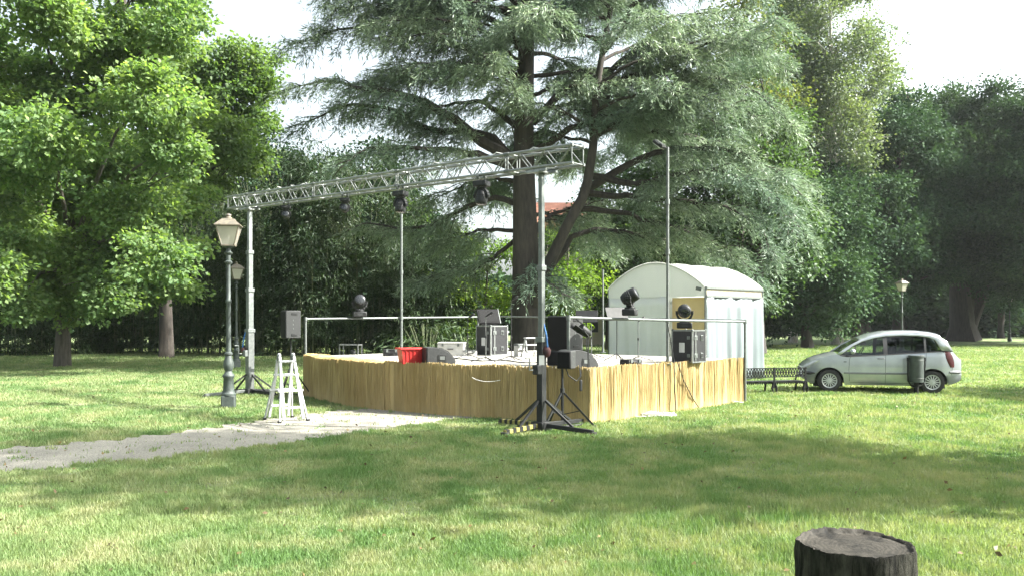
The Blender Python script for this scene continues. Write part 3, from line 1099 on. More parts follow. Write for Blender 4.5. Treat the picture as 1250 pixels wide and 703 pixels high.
def reed(path, n, label, top0, top1, seed, flop=0.0):
    q = random.Random(seed)
    t = thing('reed_mat', label, 'reed screen', tuple(path[0]), 0, 'reed mats round the stage')
    pts = resample(path, n)
    mb = MB()
    L = len(pts)
    sway = [0.0]
    for i in range(L): sway.append(sway[-1] * .97 + q.gauss(0, .0012))
    bk = []
    for i, p in enumerate(pts):
        d = (pts[min(i + 1, L - 1)] - pts[max(i - 1, 0)]); d.z = 0; d.normalize()
        nrm = Vector((d.y, -d.x, 0))
        h = top0 + (top1 - top0) * i / L + .012 * math.sin(i * .021 + seed) + q.gauss(0, .007)
        if q.random() < .03: h += q.uniform(.0, .04)
        o = nrm * (.012 + sway[i] + .022 * math.sin(i * .035 + seed * 2) + .012 * math.sin(i * .11))
        r = q.uniform(.0045, .0072)
        b0 = p + o + Vector((0, 0, .0))
        tp = p + o + d * q.gauss(0, .02) + nrm * q.gauss(.0, .008) + Vector((0, 0, h))
        mid = (b0 + tp) / 2 + d * q.gauss(0, .008) + nrm * q.gauss(0, .006)
        path3 = [b0, mid, tp]
        if flop:                                      # the loose top falls back over the deck
            path3 = [b0, mid, tp - Vector((0, 0, .02)), tp - nrm * .10 + Vector((0, 0, .012)), tp - nrm * q.uniform(.3, flop) - Vector((0, 0, .015))]
        mb.tube(path3, r, 4, cap=False)
        if i % 12 == 0 or i == L - 1: bk.append([tuple(p + o * .2 - nrm * .012), tuple(p + o * .2 - nrm * .012 + Vector((0, 0, h - .05)))])
    mb.build('reeds', M['reed'], t, world=True)
    MB().grid(bk).build('backing', M['reed'], t, world=True)
    return t


reed(front[:5], 520, 'shaded brown reed mat at the far left stage end, loose top bent over', 1.0, 1.0, 1, .42)
reed(front[4:7], 620, 'shaded brown reed mat on the stage front behind the end of the gravel path', 1.0, 1.0, 2)
reed(front[6:9], 340, 'reed mat right behind the black foot of the nearer mast', 1.0, 1.01, 3)
cQ = cN.lerp(cR, .47)
reed([cN, cQ], 480, 'sunlit golden reed mat on the stage side next to the tripod', 1.01, 1.0, 4)
reed([cQ, cR], 520, 'sunlit golden reed mat on the stage side next to the bench', 1.0, .99, 5)

# ---------------------------------------------------------------- railing tubes
def rail_obj(label, pts, posts, mat='galv', r=.026):
    t = thing('guard_rail', label, 'railing', tuple(posts[0][0]), 0, 'tube railings round the stage')
    MB().tube(pts, r, 10).build('rail', M[mat], t, world=True)
    for a, b in posts:
        MB().cyl(a, b, .028, n=10).build('post', M[mat], t, world=True)
        MB().cyl(b - Vector((0, 0, .05)), b + Vector((0, 0, .045)), .04, n=10).build('clamp', M['galv'], t, world=True)
    return t


Z = lambda p, z: Vector((p.x, p.y, z))
iL = P(373, 0, 20.0); iB = Vector((cB.x, cB.y - .1, 0)); iR = P(909.5, 0, 18.4); iN = P(694, 0, 14.75)
p490 = P(490, 0, 21.9)
rail_obj('galvanised tube railing along the back left edge of the stage', [Z(iL, 1.87), Z(p490, 1.90), Z(iB, 1.93)], [(Z(iL, FL), Z(iL, 1.87)), (Z(iB, FL), Z(iB, 1.93))])
rail_obj('thin tube railing across the back of the stage behind the cedar-side music cases', [Z(iB, 1.95), Z(P(740, 0, 21.8), 1.9), Z(iR, 1.835)], [(Z(P(700, 0, 22.4), FL), Z(P(700, 0, 22.4), 1.905))], r=.02)
rail_obj('galvanised tube railing along the sunny right edge of the stage in front of the tent', [Z(iN, 1.89), Z(P(815, 0, 16.35), 1.84), Z(iR, 1.81)], [(Z(iR, .0), Z(iR, 1.81)), (Z(iN, FL), Z(iN, 1.89))])


def pole(name, label, cat, px, Y, z0, z1, r, mat, joints=()):
    p = P(px, 0, Y)
    t = thing(name, label, cat, (p.x, p.y, z0))
    MB().tube([(p.x, p.y, z0 + (z1 - z0) * k / 6) for k in range(7)], r, 10).build('tube', M[mat], t, world=True)
    MB().lathe([(.09, 0), (.09, .012), (r + .012, .02), (r + .01, .08)], (p.x, p.y, z0), 12).build('base_plate', M[mat], t, world=True)
    for z in joints:
        MB().cyl((p.x, p.y, z - .05), (p.x, p.y, z + .05), r + .014, n=10).build('coupler', M['galv'], t, world=True)
    return t


pole('steel_pole', 'slim upright steel pole standing at the back rail of the stage behind the red crate', 'pole', 490, 21.82, FL, P(0, 259, 21.8).z, .035, 'galv', (1.9, 3.1))
pole('steel_pole', 'short thin pole standing between the large loudspeaker and the white tent', 'pole', 736, 22.2, FL, P(0, 329, 22.2).z, .024, 'galv', ())
pole('floodlight_mast', 'tall dark mast carrying the floodlight, at the sunny edge of the stage', 'mast', 815, 16.4, FL, P(0, 180, 16.4).z, .03, 'alu_dull', (1.84, 3.2, 4.2))

# floodlight on the mast
t = thing('floodlight', 'rectangular floodlight tilted downward at the top of the tall mast', 'floodlight', tuple(P(813, 182, 16.4)))
c = P(805, 177, 16.34)
Mf = Matrix.Rotation(R(-38), 3, 'Z') @ Matrix.Rotation(R(38), 3, 'Y')
MB().box(c, (.25, .2, .055), M=Mf).build('body', M['black'], t, world=True, bevel=.012)
MB().box(c + Mf @ Vector((0, 0, -.034)), (.22, .17, .012), M=Mf).build('glass_front', M['paper'], t, world=True)
mb = MB()
for k in range(-3, 4): mb.box(c + Mf @ Vector((k * .032, 0, .036)), (.01, .17, .03), M=Mf)
mb.build('cooling_fin', M['alu_dull'], t, world=True)
MB().tube([c + Mf @ Vector((.0, -.115, 0)), c + Mf @ Vector((.10, -.115, .04)), P(814.5, 182, 16.4), c + Mf @ Vector((.10, .115, .04)), c + Mf @ Vector((0, .115, 0))], .010, 6).build('bracket', M['black'], t, world=True)

# ---------------------------------------------------------------- lifting masts and truss
T1, T2 = P(305, 0, 20.3), P(661, 0, 13.7)
T1.z = T2.z = 0
tdir = Vector((T2.x - T1.x, T2.y - T1.y, 0)).normalized()
ZB1, ZB2 = P(0, 254, 20.3).z, P(0, 208, 13.7).z


def lift(T, ztop, label, secs, feet, wrap, dark):
    t = thing('lifting_mast', label, 'lifting mast', tuple(T), 0, 'telescopic masts under the truss')
    rz = math.atan2(tdir.y, tdir.x)
    for (z0, z1, w_, mt) in secs:
        MB().box((T.x, T.y, (z0 + z1) / 2), (w_, w_, z1 - z0), rz).build('mast_section', M[mt], t, world=True, bevel=.008)
        if z1 < ztop - .1:
            MB().box((T.x, T.y, z1 - .04), (w_ + .035, w_ + .035, .09), rz).build('collar', M['galv'], t, world=True, bevel=.008)
    # head plate under the truss
    mb = MB()
    perp = Vector((-tdir.y, tdir.x, 0))
    for s in (-1, 1):
        mb.bar(T + tdir * .22 + perp * s * .13 + Z(Vector(), ztop - .03), T - tdir * .22 + perp * s * .13 + Z(Vector(), ztop - .03), .05, .05)
    mb.box((T.x, T.y, ztop - .045), (.2, .34, .03), rz)
    mb.build('fork', M['alu'], t, world=True, bevel=.004)
    for e, mt in feet:
        e = Vector(e)
        f = MB()
        a = Vector((T.x, T.y, .10)); b = Vector((e.x, e.y, .05))
        f.bar(a, b, .07, .07)
        fo = f.build('outrigger', M[mt], t, world=True, bevel=.006)
        f = MB().cyl((e.x, e.y, 0), (e.x, e.y, .05), .06, n=12)
        f.build('foot', M['rubber'], t, world=True)
        MB().bar(Vector((T.x, T.y, .50)).lerp(Vector((e.x, e.y, .5)), .08), Vector((e.x, e.y, .1)).lerp(Vector((T.x, T.y, .1)), .38), .035, .035).build('brace', M['black'], t, world=True)
        if mt == 'black_yellow_under':
            pass
    MB().box((T.x, T.y, .08), (.26, .26, .14), rz).build('base', M['black'], t, world=True, bevel=.01)
    # winch with crank
    wz = 1.02
    side = -perp
    MB().box(T + side * .11 + Z(Vector(), wz), (.12, .12, .16), rz).build('winch', M['black' if dark == 'black' else 'galv'], t, world=True, bevel=.015)
    MB().tube([T + side * .22 + Z(Vector(), wz), T + side * .3 + Z(Vector(), wz), T + side * .3 + Z(Vector(), wz + .2), T + side * .4 + Z(Vector(), wz + .2)], .012, 6).build('crank', M['galv'], t, world=True)
    return t


cr4 = lambda T, l, a0: [(T + Vector((math.cos(a0 + k * PI / 2), math.sin(a0 + k * PI / 2), 0)) * l) for k in range(4)]
f1 = [G(250, 484.5), G(336, 483), T1 + Vector((.75, .7, 0)), T1 + Vector((-.75, .6, 0))]
lift(T1, ZB1, 'grey telescopic lifting mast carrying the far left end of the truss', [(0.1, 1.62, .16, 'alu_dull'), (1.55, 2.62, .135, 'galv'), (2.55, 3.55, .115, 'galv'), (3.5, ZB1 - .06, .09, 'alu')],
     [(f, 'alu_dull' if i == 0 else 'black') for i, f in enumerate(f1)], None, 'galv')
f2 = [G(612, 516.8), G(616, 531), G(724, 531), G(716, 515.5)]
lt = lift(T2, ZB2, 'nearer lifting mast with black lower section and striped feet, right in front of the stage', [(0.1, 1.56, .12, 'black'), (1.5, 2.75, .088, 'galv'), (2.7, ZB2 - .06, .08, 'galv')],
          [(f, 'yellow' if i < 2 else 'black') for i, f in enumerate(f2)], None, 'black')
# black hazard stripes round the two yellow feet
for e in f2[:2]:
    mb = MB()
    a = Vector((T2.x, T2.y, .10)); b = Vector((e.x, e.y, .05)); d = (b - a).normalized()
    L = (b - a).length
    k = .16
    while k < L - .04:
        mb.bar(a + d * k, a + d * (k + .075), .077, .077); k += .15
    mb.build('stripe', M['black'], lt, world=True)
MB().box((T2.x, T2.y - .081, 1.18), (.09, .004, .16)).build('sticker', M['paper'], lt, world=True)

# red bags hung on the masts
for T, px, py, lab in ((T2, 667, 429, 'dull red bag hanging by a blue strap from the nearer black mast'), (T1, 297.5, 427, 'small red bag hanging on the left side of the far mast')):
    dY = -.03 if T is T2 else -.05
    c = P(px, py, T.y + dY)
    t = thing('bag', lab, 'bag', tuple(c), 0, 'bags hung on the masts')
    r = .075 if T is T2 else .07
    mb = MB().ball(c, (r, r * .75, r * 1.25), 16, 10)
    for i, v in enumerate(mb.v):
        v = Vector(v); d = v - c
        mb.v[i] = tuple(c + d * (1 + .10 * math.sin(9 * math.atan2(d.y, d.x) + 5 * d.z / r) * .6))
    mb.build('sack', M['red_bag'], t, world=True)
    mb = MB()
    s = -1 if T is T1 else 1
    mb.tube([c + Vector((s * .02, -.02, r)), c + Vector((s * .0, -.01, r + .2)), c + Vector((-s * .05, .03, r + .42))], .016, 6)
    mb.build('strap', M['blue'], t, world=True)

# box truss with zigzag bracing, three bolted lengths
tz = (ZB2 - ZB1) / (T2 - T1).length
td3 = Vector((tdir.x, tdir.y, tz)).normalized()
A0 = Vector((T1.x, T1.y, ZB1)) - td3 * .86
A1 = Vector((T2.x, T2.y, ZB2)) + td3 * .80
TL = (A1 - A0).length
t = thing('truss', 'long silver lattice truss spanning in front of the stage on two masts', 'truss', tuple(A0))
perp = Vector((-tdir.y, tdir.x, 0))
H = .29
o3 = lambda i, j: perp * (i * H / 2) + Vector((0, 0, .025 + j * H))
for i in (-1, 1):
    for j in (0, 1):
        MB().tube([A0 + o3(i, j), A0.lerp(A1, .5) + o3(i, j), A1 + o3(i, j)], .0255, 10).build('chord', M['alu'], t, world=True)
segs = [0, TL * .085, TL * .345, TL * .605, TL * .87, TL]
for k in range(len(segs) - 1):
    a, b = segs[k], segs[k + 1]
    mb = MB()
    n = max(2, int(round((b - a) / .27)))
    for face in range(4):
        for m_ in range(n):
            s0, s1 = a + .04 + (b - a - .08) * m_ / n, a + .04 + (b - a - .08) * (m_ + 1) / n
            odd = (m_ + face) % 2
            if face == 0: q0, q1 = o3(-1, odd), o3(-1, 1 - odd)
            elif face == 1: q0, q1 = o3(1, odd), o3(1, 1 - odd)
            elif face == 2: q0, q1 = o3(-1 + 2 * odd, 0), o3(1 - 2 * odd, 0)
            else: q0, q1 = o3(-1 + 2 * odd, 1), o3(1 - 2 * odd, 1)
            mb.cyl(A0 + td3 * s0 + q0, A0 + td3 * s1 + q1, .0105, n=6)
    for e in (a + .03, b - .03):
        for q0, q1 in (((-1, 0), (-1, 1)), ((-1, 1), (1, 1)), ((1, 1), (1, 0)), ((1, 0), (-1, 0))):
            mb.cyl(A0 + td3 * e + o3(*q0), A0 + td3 * e + o3(*q1), .0125, n=6)
    mb.build('bracing', M['alu'], t, world=True)
    if k:
        for i in (-1, 1):
            for j in (0, 1):
                MB().cyl(A0 + td3 * (a - .05) + o3(i, j), A0 + td3 * (a + .05) + o3(i, j), .034, n=10).build('joint_sleeve', M['alu_dull'], t, world=True)
# cables lying along the truss
mb = MB()
q = random.Random(3)
for s0, s1 in ((.15, .3), (.24, .42), (.5, .72), (.68, .93)):
    pts = []
    for k in range(18):
        s = TL * (s0 + (s1 - s0) * k / 17)
        pts.append(A0 + td3 * s + o3(q.uniform(-.5, .2), 1) + Vector((0, 0, .035 + .05 * abs(math.sin(k * 1.9)) * (k % 5 == 1))))
    mb.tube(pts, .010, 5)
tag(mb.build('power_cable', M['white_cable']), 'pale cables lying along the top of the silver truss', 'cable')


# ---------------------------------------------------------------- moving head lights
def moving_head(name, label, group, loc, rz, tilt, hang=False, s=1.0):
    """base on z=0, yoke and head above; hung fixtures are built upside down"""
    t = thing(name, label, 'stage light', tuple(loc), rz, group)
    f = -1 if hang else 1
    Zv = lambda x, y, z: Vector((x * s, y * s, f * z * s))
    MB().box(Zv(0, 0, .075), (.30 * s, .24 * s, .12 * s)).build('base', M['black_plastic'], t, bevel=.02 * s)
    MB().box(Zv(0, -.123, .075), (.12 * s, .006, .05 * s)).build('display', M['grey_side'], t)
    mb = MB()
    mb.cyl(Zv(0, 0, .13), Zv(0, 0, .17), .10 * s, n=18)
    arm = []
    for k in range(9):
        a = PI * k / 8
        arm.append(Zv(-.155 * math.cos(a), 0, .335 - .165 * math.sin(a) if True else 0))
    arm = [Zv(-.155, 0, .36)] + arm + [Zv(.155, 0, .36)]
    for a, b in zip(arm, arm[1:]): mb.bar(a, b, .045 * s, .10 * s, (0, 1, 0))
    mb.build('yoke', M['black_plastic'], t, bevel=.008 * s)
    Rt = Matrix.Rotation(tilt, 3, 'X')
    c = Zv(0, 0, .36)
    mb = MB().lathe([(.045 * s, -.17 * s), (.085 * s, -.155 * s), (.115 * s, -.09 * s), (.128 * s, .0), (.125 * s, .09 * s), (.118 * s, .13 * s), (.108 * s, .14 * s)], c, 22, M=Rt)
    h = mb.build('head', M['black_plastic'], t)
    mb = MB().lathe([(.104 * s, .141 * s), (.09 * s, .150 * s), (.05 * s, .156 * s), (.008 * s, .158 * s)], c, 22, M=Rt)
    mb.build('lens', M['lens'], h)
    mb = MB()
    for k in range(3): mb.lathe([(.129 * s, (-.05 + .035 * k) * s), (.134 * s, (-.043 + .035 * k) * s), (.129 * s, (-.036 + .035 * k) * s)], c, 22, M=Rt, cap=False)
    mb.build('cooling_rib', M['grey_side'], h)
    if hang:
        mb = MB()
        for x in (-.08, .08):
            mb.cyl(Zv(x, 0, .02), Zv(x, 0, -.05), .012 * s, n=6)
            mb.lathe([(.038, -.02), (.038, .02)], Zv(x, 0, -.08), 12, M=Matrix.Rotation(R(90), 3, 'Y'))
        mb.build('hook_clamp', M['alu_dull'], t)
        MB().tube([Zv(.1, .05, .02), Zv(.14, .06, -.1), Zv(.08, .07, -.22), Zv(-.02, .06, -.2)], .005, 5).build('safety_cable', M['galv'], t)
    return t


m, nt, out = newmat('glass_lens')
b = nd(nt, 'ShaderNodeBsdfPrincipled', i_Roughness=.12)
n_ = noise(nt, 60, 2)
nt.links.new(mixc(nt, ramp(nt, n_, .4, .6), (.012, .013, .015), (.022, .024, .026)), b.inputs['Base Color'])
nt.links.new(b.outputs[0], out.inputs[0])
M['lens'] = m
trz = math.atan2(tdir.y, tdir.x)
ts = (A1 - A0)
for px, tilt, drz, lab in ((356, R(75), .9, 'leftmost and smallest-looking stage light hung under the far end of the truss'),
                           (428, R(80), .8, 'stage light hung under the truss second from the street lamp'),
                           (496, R(170), .3, 'black stage light hung under the truss above the slim steel pole'),
                           (595, R(172), .3, 'black stage light hung under the truss nearest the black-footed mast')):
    # where the truss crosses that column
    k = (px - CX) / F
    s = (k * A0.y - A0.x) / (ts.x - k * ts.y)
    p = A0 + ts * s - perp * (H / 2) + Vector((0, 0, -.075))
    moving_head('moving_light', lab, 'moving lights under the truss', p, trz + drz, tilt, True, .86 if px > 450 else .66)
p = P(439, 389, 20.9)
moving_head('moving_light', 'grey-faced moving light mounted upright on the left back railing', 'moving lights on the railings', p + Vector((0, 0, .03)), R(15), R(72), False, 1.15)
p = P(769, 386, 15.5)
moving_head('moving_light', 'moving light mounted upright on the railing in front of the white tent', 'moving lights on the railings', Vector((p.x, p.y, 1.91)), R(70), R(62), False, 1.05)


# ---------------------------------------------------------------- sound boxes
def speaker(name, label, cat, loc, rz, wdt, dep, h, group=None, handles=True):
    """front grille toward local -x, lit side toward local -y"""
    t = thing(name, label, cat, tuple(loc), rz, group)
    MB().box((0, 0, h / 2), (dep, wdt, h)).build('cabinet', M['grey_side'], t, bevel=.018)
    g = MB().box((-dep / 2 - .006, 0, h / 2), (.022, wdt - .03, h - .04))
    g.build('grille', M['grille'], t, bevel=.008)
    if handles:
        mb = MB()
        for z in (.12, .88): mb.box((.02, -wdt / 2 - .002, h * z), (dep * .36, .012, .05))
        mb.build('handle', M['black_plastic'], t, bevel=.004)
    mb = MB()
    for k in range(3): mb.box((0, -wdt / 2 - .001, h * (.35 + .15 * k)), (.014, .006, .04))
    mb.build('logo_plate', M['galv'], t)
    return t


def tripod(name, label, cat, loc, ztop, rad, zhub, mat='black', a0=.4, group=None, r=.018):
    t = thing(name, label, cat, tuple(loc), 0, group)
    x, y, z = loc
    MB().tube([(0, 0, .12), (0, 0, zhub + .1)], r * 1.25, 10).build('pole', M[mat], t)
    MB().tube([(0, 0, zhub + .1), (0, 0, ztop - z)], r, 10).build('inner_pole', M[mat], t)
    MB().cyl((0, 0, zhub - .03), (0, 0, zhub + .05), r * 2.0, n=12).build('collar', M[mat], t)
    for k in range(3):
        a = a0 + k * 2 * PI / 3
        e = Vector((math.cos(a) * rad, math.sin(a) * rad, .015))
        l = MB().bar((0, 0, zhub), e, r * 1.3, r * 1.6).build('leg', M[mat], t)
        MB().cyl(e - Vector((0, 0, .015)), e + Vector((0, 0, .03)), r * 1.3, n=8).build('rubber_foot', M['rubber'], l)
        MB().bar((0, 0, zhub * .35), Vector((0, 0, zhub)).lerp(e, .55), r * .8, r * .8).build('brace', M[mat], t)
    return t


# left loudspeaker on its stand (behind the ladder)
Yl = 19.6
b = P(355, 0, Yl)
tripod('speaker_stand', 'black tripod speaker stand on the lawn behind the white ladder', 'speaker stand', (b.x, b.y, 0), P(0, 413, Yl).z, .5, .75, a0=.2)
speaker('loudspeaker', 'loudspeaker with a grey side on a stand left of the stage', 'loudspeaker', (b.x, b.y, P(0, 412.5, Yl).z), R(32), .40, .36, .66)
# big loudspeaker at the near corner
Yp = 15.9
b = P(690, 0, Yp)
z0 = P(0, 427.5, Yp).z
speaker('sub_box', 'low black bass box under the large loudspeaker at the near stage corner', 'bass box', (b.x, b.y, FL), R(38), .5, .5, z0 - FL - .004, handles=False)
speaker('loudspeaker', 'large black loudspeaker at the stage corner beside the nearer mast', 'loudspeaker', (b.x, b.y, z0), R(40), .56, .42, P(0, 385.5, Yp).z - z0)
# small box on the tripod outside the corner
Yt = 14.15
b = P(686.5, 0, Yt)
tripod('speaker_stand', 'black tripod stand on the grass right beside the nearer mast', 'speaker stand', (b.x, b.y, 0), P(0, 449, Yt).z, .56, P(0, 477, Yt).z, a0=-.15, r=.02)
speaker('loudspeaker', 'small black loudspeaker on the tripod in front of the stage corner', 'loudspeaker', (b.x + .07, b.y, P(0, 449.5, Yt).z), R(62), .27, .22, .31, handles=False)


# wedge monitors
def wedge(label, loc, rz):
    t = thing('stage_monitor', label, 'stage monitor', tuple(loc), rz, 'wedge monitors on the stage')
    prof = [(-.27, 0), (.30, 0), (.31, .05), (.26, .14), (.16, .24), (.04, .31), (-.10, .34), (-.27, .34)]
    W_ = .42
    MB().prism([(x, 0, z) for x, z in prof], (0, -W_ / 2, 0), (0, W_ / 2, 0)).build('cabinet', M['grey_side'], t, smooth=False, bevel=.01)
    MB().box((-.278, 0, .17), (.02, W_ - .02, .32)).build('back_panel', M['black_plastic'], t, bevel=.006)
    d = Vector((.285, 0, .09)) - Vector((-.06, 0, .335))
    mb = MB()
    for a, b in zip(prof[2:6], prof[3:7]):
        mb.bar((a[0] + .006, 0, a[1] + .006), (b[0] + .006, 0, b[1] + .006), W_ - .04, .012, (0, 1, 0))
    MB().grid([[(x + .008, -W_ / 2 + .02, z + .008), (x + .008, W_ / 2 - .02, z + .008)] for x, z in prof[2:7]]).build('grille', M['grille'], t)
    MB().box((.03, -W_ / 2 - .003, .12), (.17, .01, .14)).build('socket_panel', M['black'], t, bevel=.004)
    MB().box((.03, -W_ / 2 - .010, .13), (.10, .01, .07)).build('badge', M['alu_dull'], t)
    return t


b = P(535, 0, 16.4)
wedge('wedge monitor with a grey curved side, right of the red crate on the stage edge', (b.x, b.y, FL), R(18))
b = P(706, 0, 15.0)
wedge('wedge monitor behind the small tripod loudspeaker at the near stage corner', (b.x, b.y, FL), R(28))


# flight cases
def flight_case(label, loc, rz, w_, d_, h):
    t = thing('flight_case', label, 'flight case', tuple(loc), rz, 'flight cases on the stage')
    MB().box((0, 0, h / 2 + .005), (w_, d_, h - .01)).build('panel', M['case'], t)
    mb = MB()
    e = .032
    for x in (-1, 1):
        for y in (-1, 1):
            mb.box((x * (w_ / 2 - .009), y * (d_ / 2 - .009), h / 2), (e, e, h))
    for z in (.016, h - .016):
        for y in (-1, 1): mb.box((0, y * (d_ / 2 - .010), z), (w_ - .03, e - .004, e - .004))
        for x in (-1, 1): mb.box((x * (w_ / 2 - .010), 0, z), (e - .004, d_ - .03, e - .004))
    mb.box((w_ * .02, -d_ / 2 - .001, h / 2), (.001, .001, .001))
    mb.build('edge_profile', M['alu'], t, bevel=.004)
    # lid line on the lit side
    MB().box((-w_ * .28, -d_ / 2 - .004, h / 2), (.03, .014, h - .07)).build('lid_profile', M['alu'], t)
    for z in (h * .22, h * .76):
        a = MB().box((-w_ * .28, -d_ / 2 - .012, z), (.11, .012, .09)).build('latch', M['galv'], t, bevel=.004)
        MB().box((-w_ * .28, -d_ / 2 - .020, z), (.04, .012, .05)).build('twist_lock', M['alu_dull'], a)
        a = MB().box((w_ * .18, -d_ / 2 - .006, z), (.09, .012, .11)).build('handle_plate', M['galv'], t, bevel=.004)
        MB().box((w_ * .18, -d_ / 2 - .014, z), (.055, .01, .075)).build('handle', M['black'], a)
        a = MB().box((-w_ / 2 - .006, -d_ * .32, z), (.012, .07, .07)).build('latch', M['galv'], t, bevel=.004)
    MB().box((-w_ / 2 - .005, .0, h * .46), (.008, .13, .2)).build('label_sheet', M['paper'], t)
    for x in (-1, 1):
        for y in (-1, 1):
            MB().ball((x * (w_ / 2 - .01), y * (d_ / 2 - .01), h - .01), .028, 10, 6).build('ball_corner', M['galv'], t)
    for z in (h * .2, h * .78):
        MB().ball((w_ / 2 + .03, -d_ / 2 + .05, z), (.05, .035, .035), 10, 6).build('caster', M['paper'], t)
    return t


Yf = 20.6
b = P(600.5, 0, Yf)
h1 = P(0, 397, Yf).z - FL
flight_case('flight case with silver edges carrying the black tilted console, near the cedar trunk', (b.x, b.y, FL), R(42), .56, .56, h1)
Yg = 17.1
b = P(841, 0, Yg)
h2 = P(0, 402, Yg).z - FL
flight_case('flight case with silver edges in the tent doorway, a round black light on it', (b.x, b.y, FL), R(44), .50, .50, h2)
moving_head('moving_light', 'round black stage light seen from behind on the flight case by the tent', 'moving lights', P(835.5, 401.5, 17.05), R(-10), R(97), False, 1.05)
# tilted console on the first case
b = P(599, 396.5, Yf)
t = thing('mixing_console', 'black mixing console propped up steeply on the flight case', 'console', (b.x, b.y, FL + h1 + .005), R(20))
Mt = Matrix.Rotation(R(58), 3, 'X')
MB().box((-.06, .02, .215), (.56, .42, .06), M=Mt).build('body', M['grille'], t, bevel=.012)
MB().box((.225, .02, .215), (.022, .43, .075), M=Mt).build('side_cheek', M['alu_dull'], t, bevel=.004)
MB().box(Vector((-.06, .02, .215)) + Mt @ Vector((0, 0, .033)), (.48, .34, .008), M=Mt).build('fader_panel', M['grille'], t)
MB().bar((-.06, .1, 0), (-.06, .16, .3), .2, .02).build('prop', M['black'], t)
MB().box((-.05, 0, .012), (.44, .24, .024)).build('foot', M['black_plastic'], t)

# red crate
b = P(502, 0, 16.6)
t = thing('crate', 'bright red plastic crate standing on the stage edge', 'crate', (b.x, b.y, FL), R(24))
mb = MB()
w0, w1, d0, d1, hh = .21, .25, .15, .18, .32
ring = lambda w_, d_, z: [(-w_, -d_, z), (w_, -d_, z), (w_, d_, z), (-w_, d_, z)]
mb.grid([ring(w0, d0, 0), ring(w1, d1, hh)], close=True)
mb.grid([ring(w0 - .008, d0 - .008, .01), ring(w1 - .008, d1 - .008, hh)], close=True)
mb.add(ring(w0, d0, .004), [(0, 1, 2, 3)])
mb.build('tub', M['red'], t)
mb = MB()
for s in (-1, 1):
    mb.box((0, s * (d1 + .008), hh - .018), (w1 * 2 + .07, .03, .036)); mb.box((s * (w1 + .012), 0, hh - .018), (.03, d1 * 2 - .014, .035))
mb.build('rim', M['red'], t, bevel=.006)
mb = MB()
for k in range(-3, 4): mb.bar((k * .07, -d0 - .006, .02), (k * .08, -d1 - .006, hh - .03), .012, .012)
for k in range(-1, 2): mb.bar((w0 + .006, k * .1, .02), (w1 + .006, k * .11, hh - .03), .012, .012)
mb.build('rib', M['red'], t)

# white box, grey case, small frame, low rack
def boxcase(name, label, cat, px, py, Y, dims, rz, mat, parts=True, lidmat=None):
    b = P(px, 0, Y)
    t = thing(name, label, cat, (b.x, b.y, FL), rz)
    x, y, z = dims
    MB().box((0, 0, z * .42), (x, y, z * .84)).build('body', M[mat], t, bevel=.012)
    MB().box((0, 0, z * .925), (x + .012, y + .012, z * .15)).build('lid', M[lidmat or mat], t, bevel=.01)
    mb = MB()
    for s in (-.3, .3): mb.box((s * x, -y / 2 - .008, z * .8), (.05, .014, .07))
    mb.build('latch', M['galv'], t)
    MB().bar((-.07, -y / 2 - .02, z * .5), (.07, -y / 2 - .02, z * .5), .02, .02).build('handle', M['black'], t)
    return t


boxcase('storage_box', 'pale board box behind the wedge monitor on the stage', 'box', 552, 0, 20.4, (.66, .4, .33), R(-8), 'white_box')
boxcase('equipment_case', 'dark low case lying at the foot of the slim pole behind the red crate', 'case', 477, 0, 20.2, (.36, .3, .16), R(15), 'black_plastic')
boxcase('rack_unit', 'low pale rack unit on the deck left of the silver-edged case', 'rack unit', 573, 0, 20.3, (.34, .3, .14), R(10), 'white_box', lidmat='grey_side')
boxcase('pedal_box', 'flat black floor box at the stage edge under the railing light', 'box', 770, 0, 15.9, (.38, .24, .12), R(40), 'black_plastic')
boxcase('storage_box', 'small grey box beside the step stool at the foot of the cedar trunk', 'box', 634, 0, 20.0, (.2, .2, .3), R(30), 'white_box', lidmat='alu_dull')

b = P(428, 0, 20.9)
t = thing('metal_stool', 'little open metal frame standing on the left corner of the stage', 'frame', (b.x, b.y, FL), R(-12))
for x in (-.25, .25):
    for y in (-.12, .12):
        MB().bar((x, y, 0), (x, y, .24), .022, .022).build('leg', M['alu'], t)
mb = MB()
for y in (-.12, .12): mb.bar((-.26, y, .25), (.26, y, .25), .03, .03)
for x in (-.25, 0, .25): mb.bar((x, -.105, .25), (x, .105, .25), .028, .028)
mb.build('top_frame', M['alu'], t)
MB().lathe([(.0, 0), (.06, .0), (.07, .1), (.03, .12)], (.06, .02, 0), 12).build('lamp_unit', M['black'], t)

b = P(648, 0, 19.6)
t = thing('step_stool', 'small white folding step stool half hidden behind the nearer mast', 'step stool', (b.x, b.y, FL), R(25))
for x in (-.17, .17):
    MB().bar((x, -.16, 0), (x * .8, 0, .44), .03, .03).build('front_leg', M['alu'], t)
    MB().bar((x, .18, 0), (x * .8, .03, .44), .025, .025).build('rear_leg', M['alu'], t)
for k, z in enumerate((.14, .29)): MB().box((0, -.16 + .16 * z / .44, z), (.32, .09, .025)).build('tread', M['paper'], t)
MB().box((0, .015, .45), (.30, .16, .025)).build('top_tread', M['paper'], t, bevel=.006)


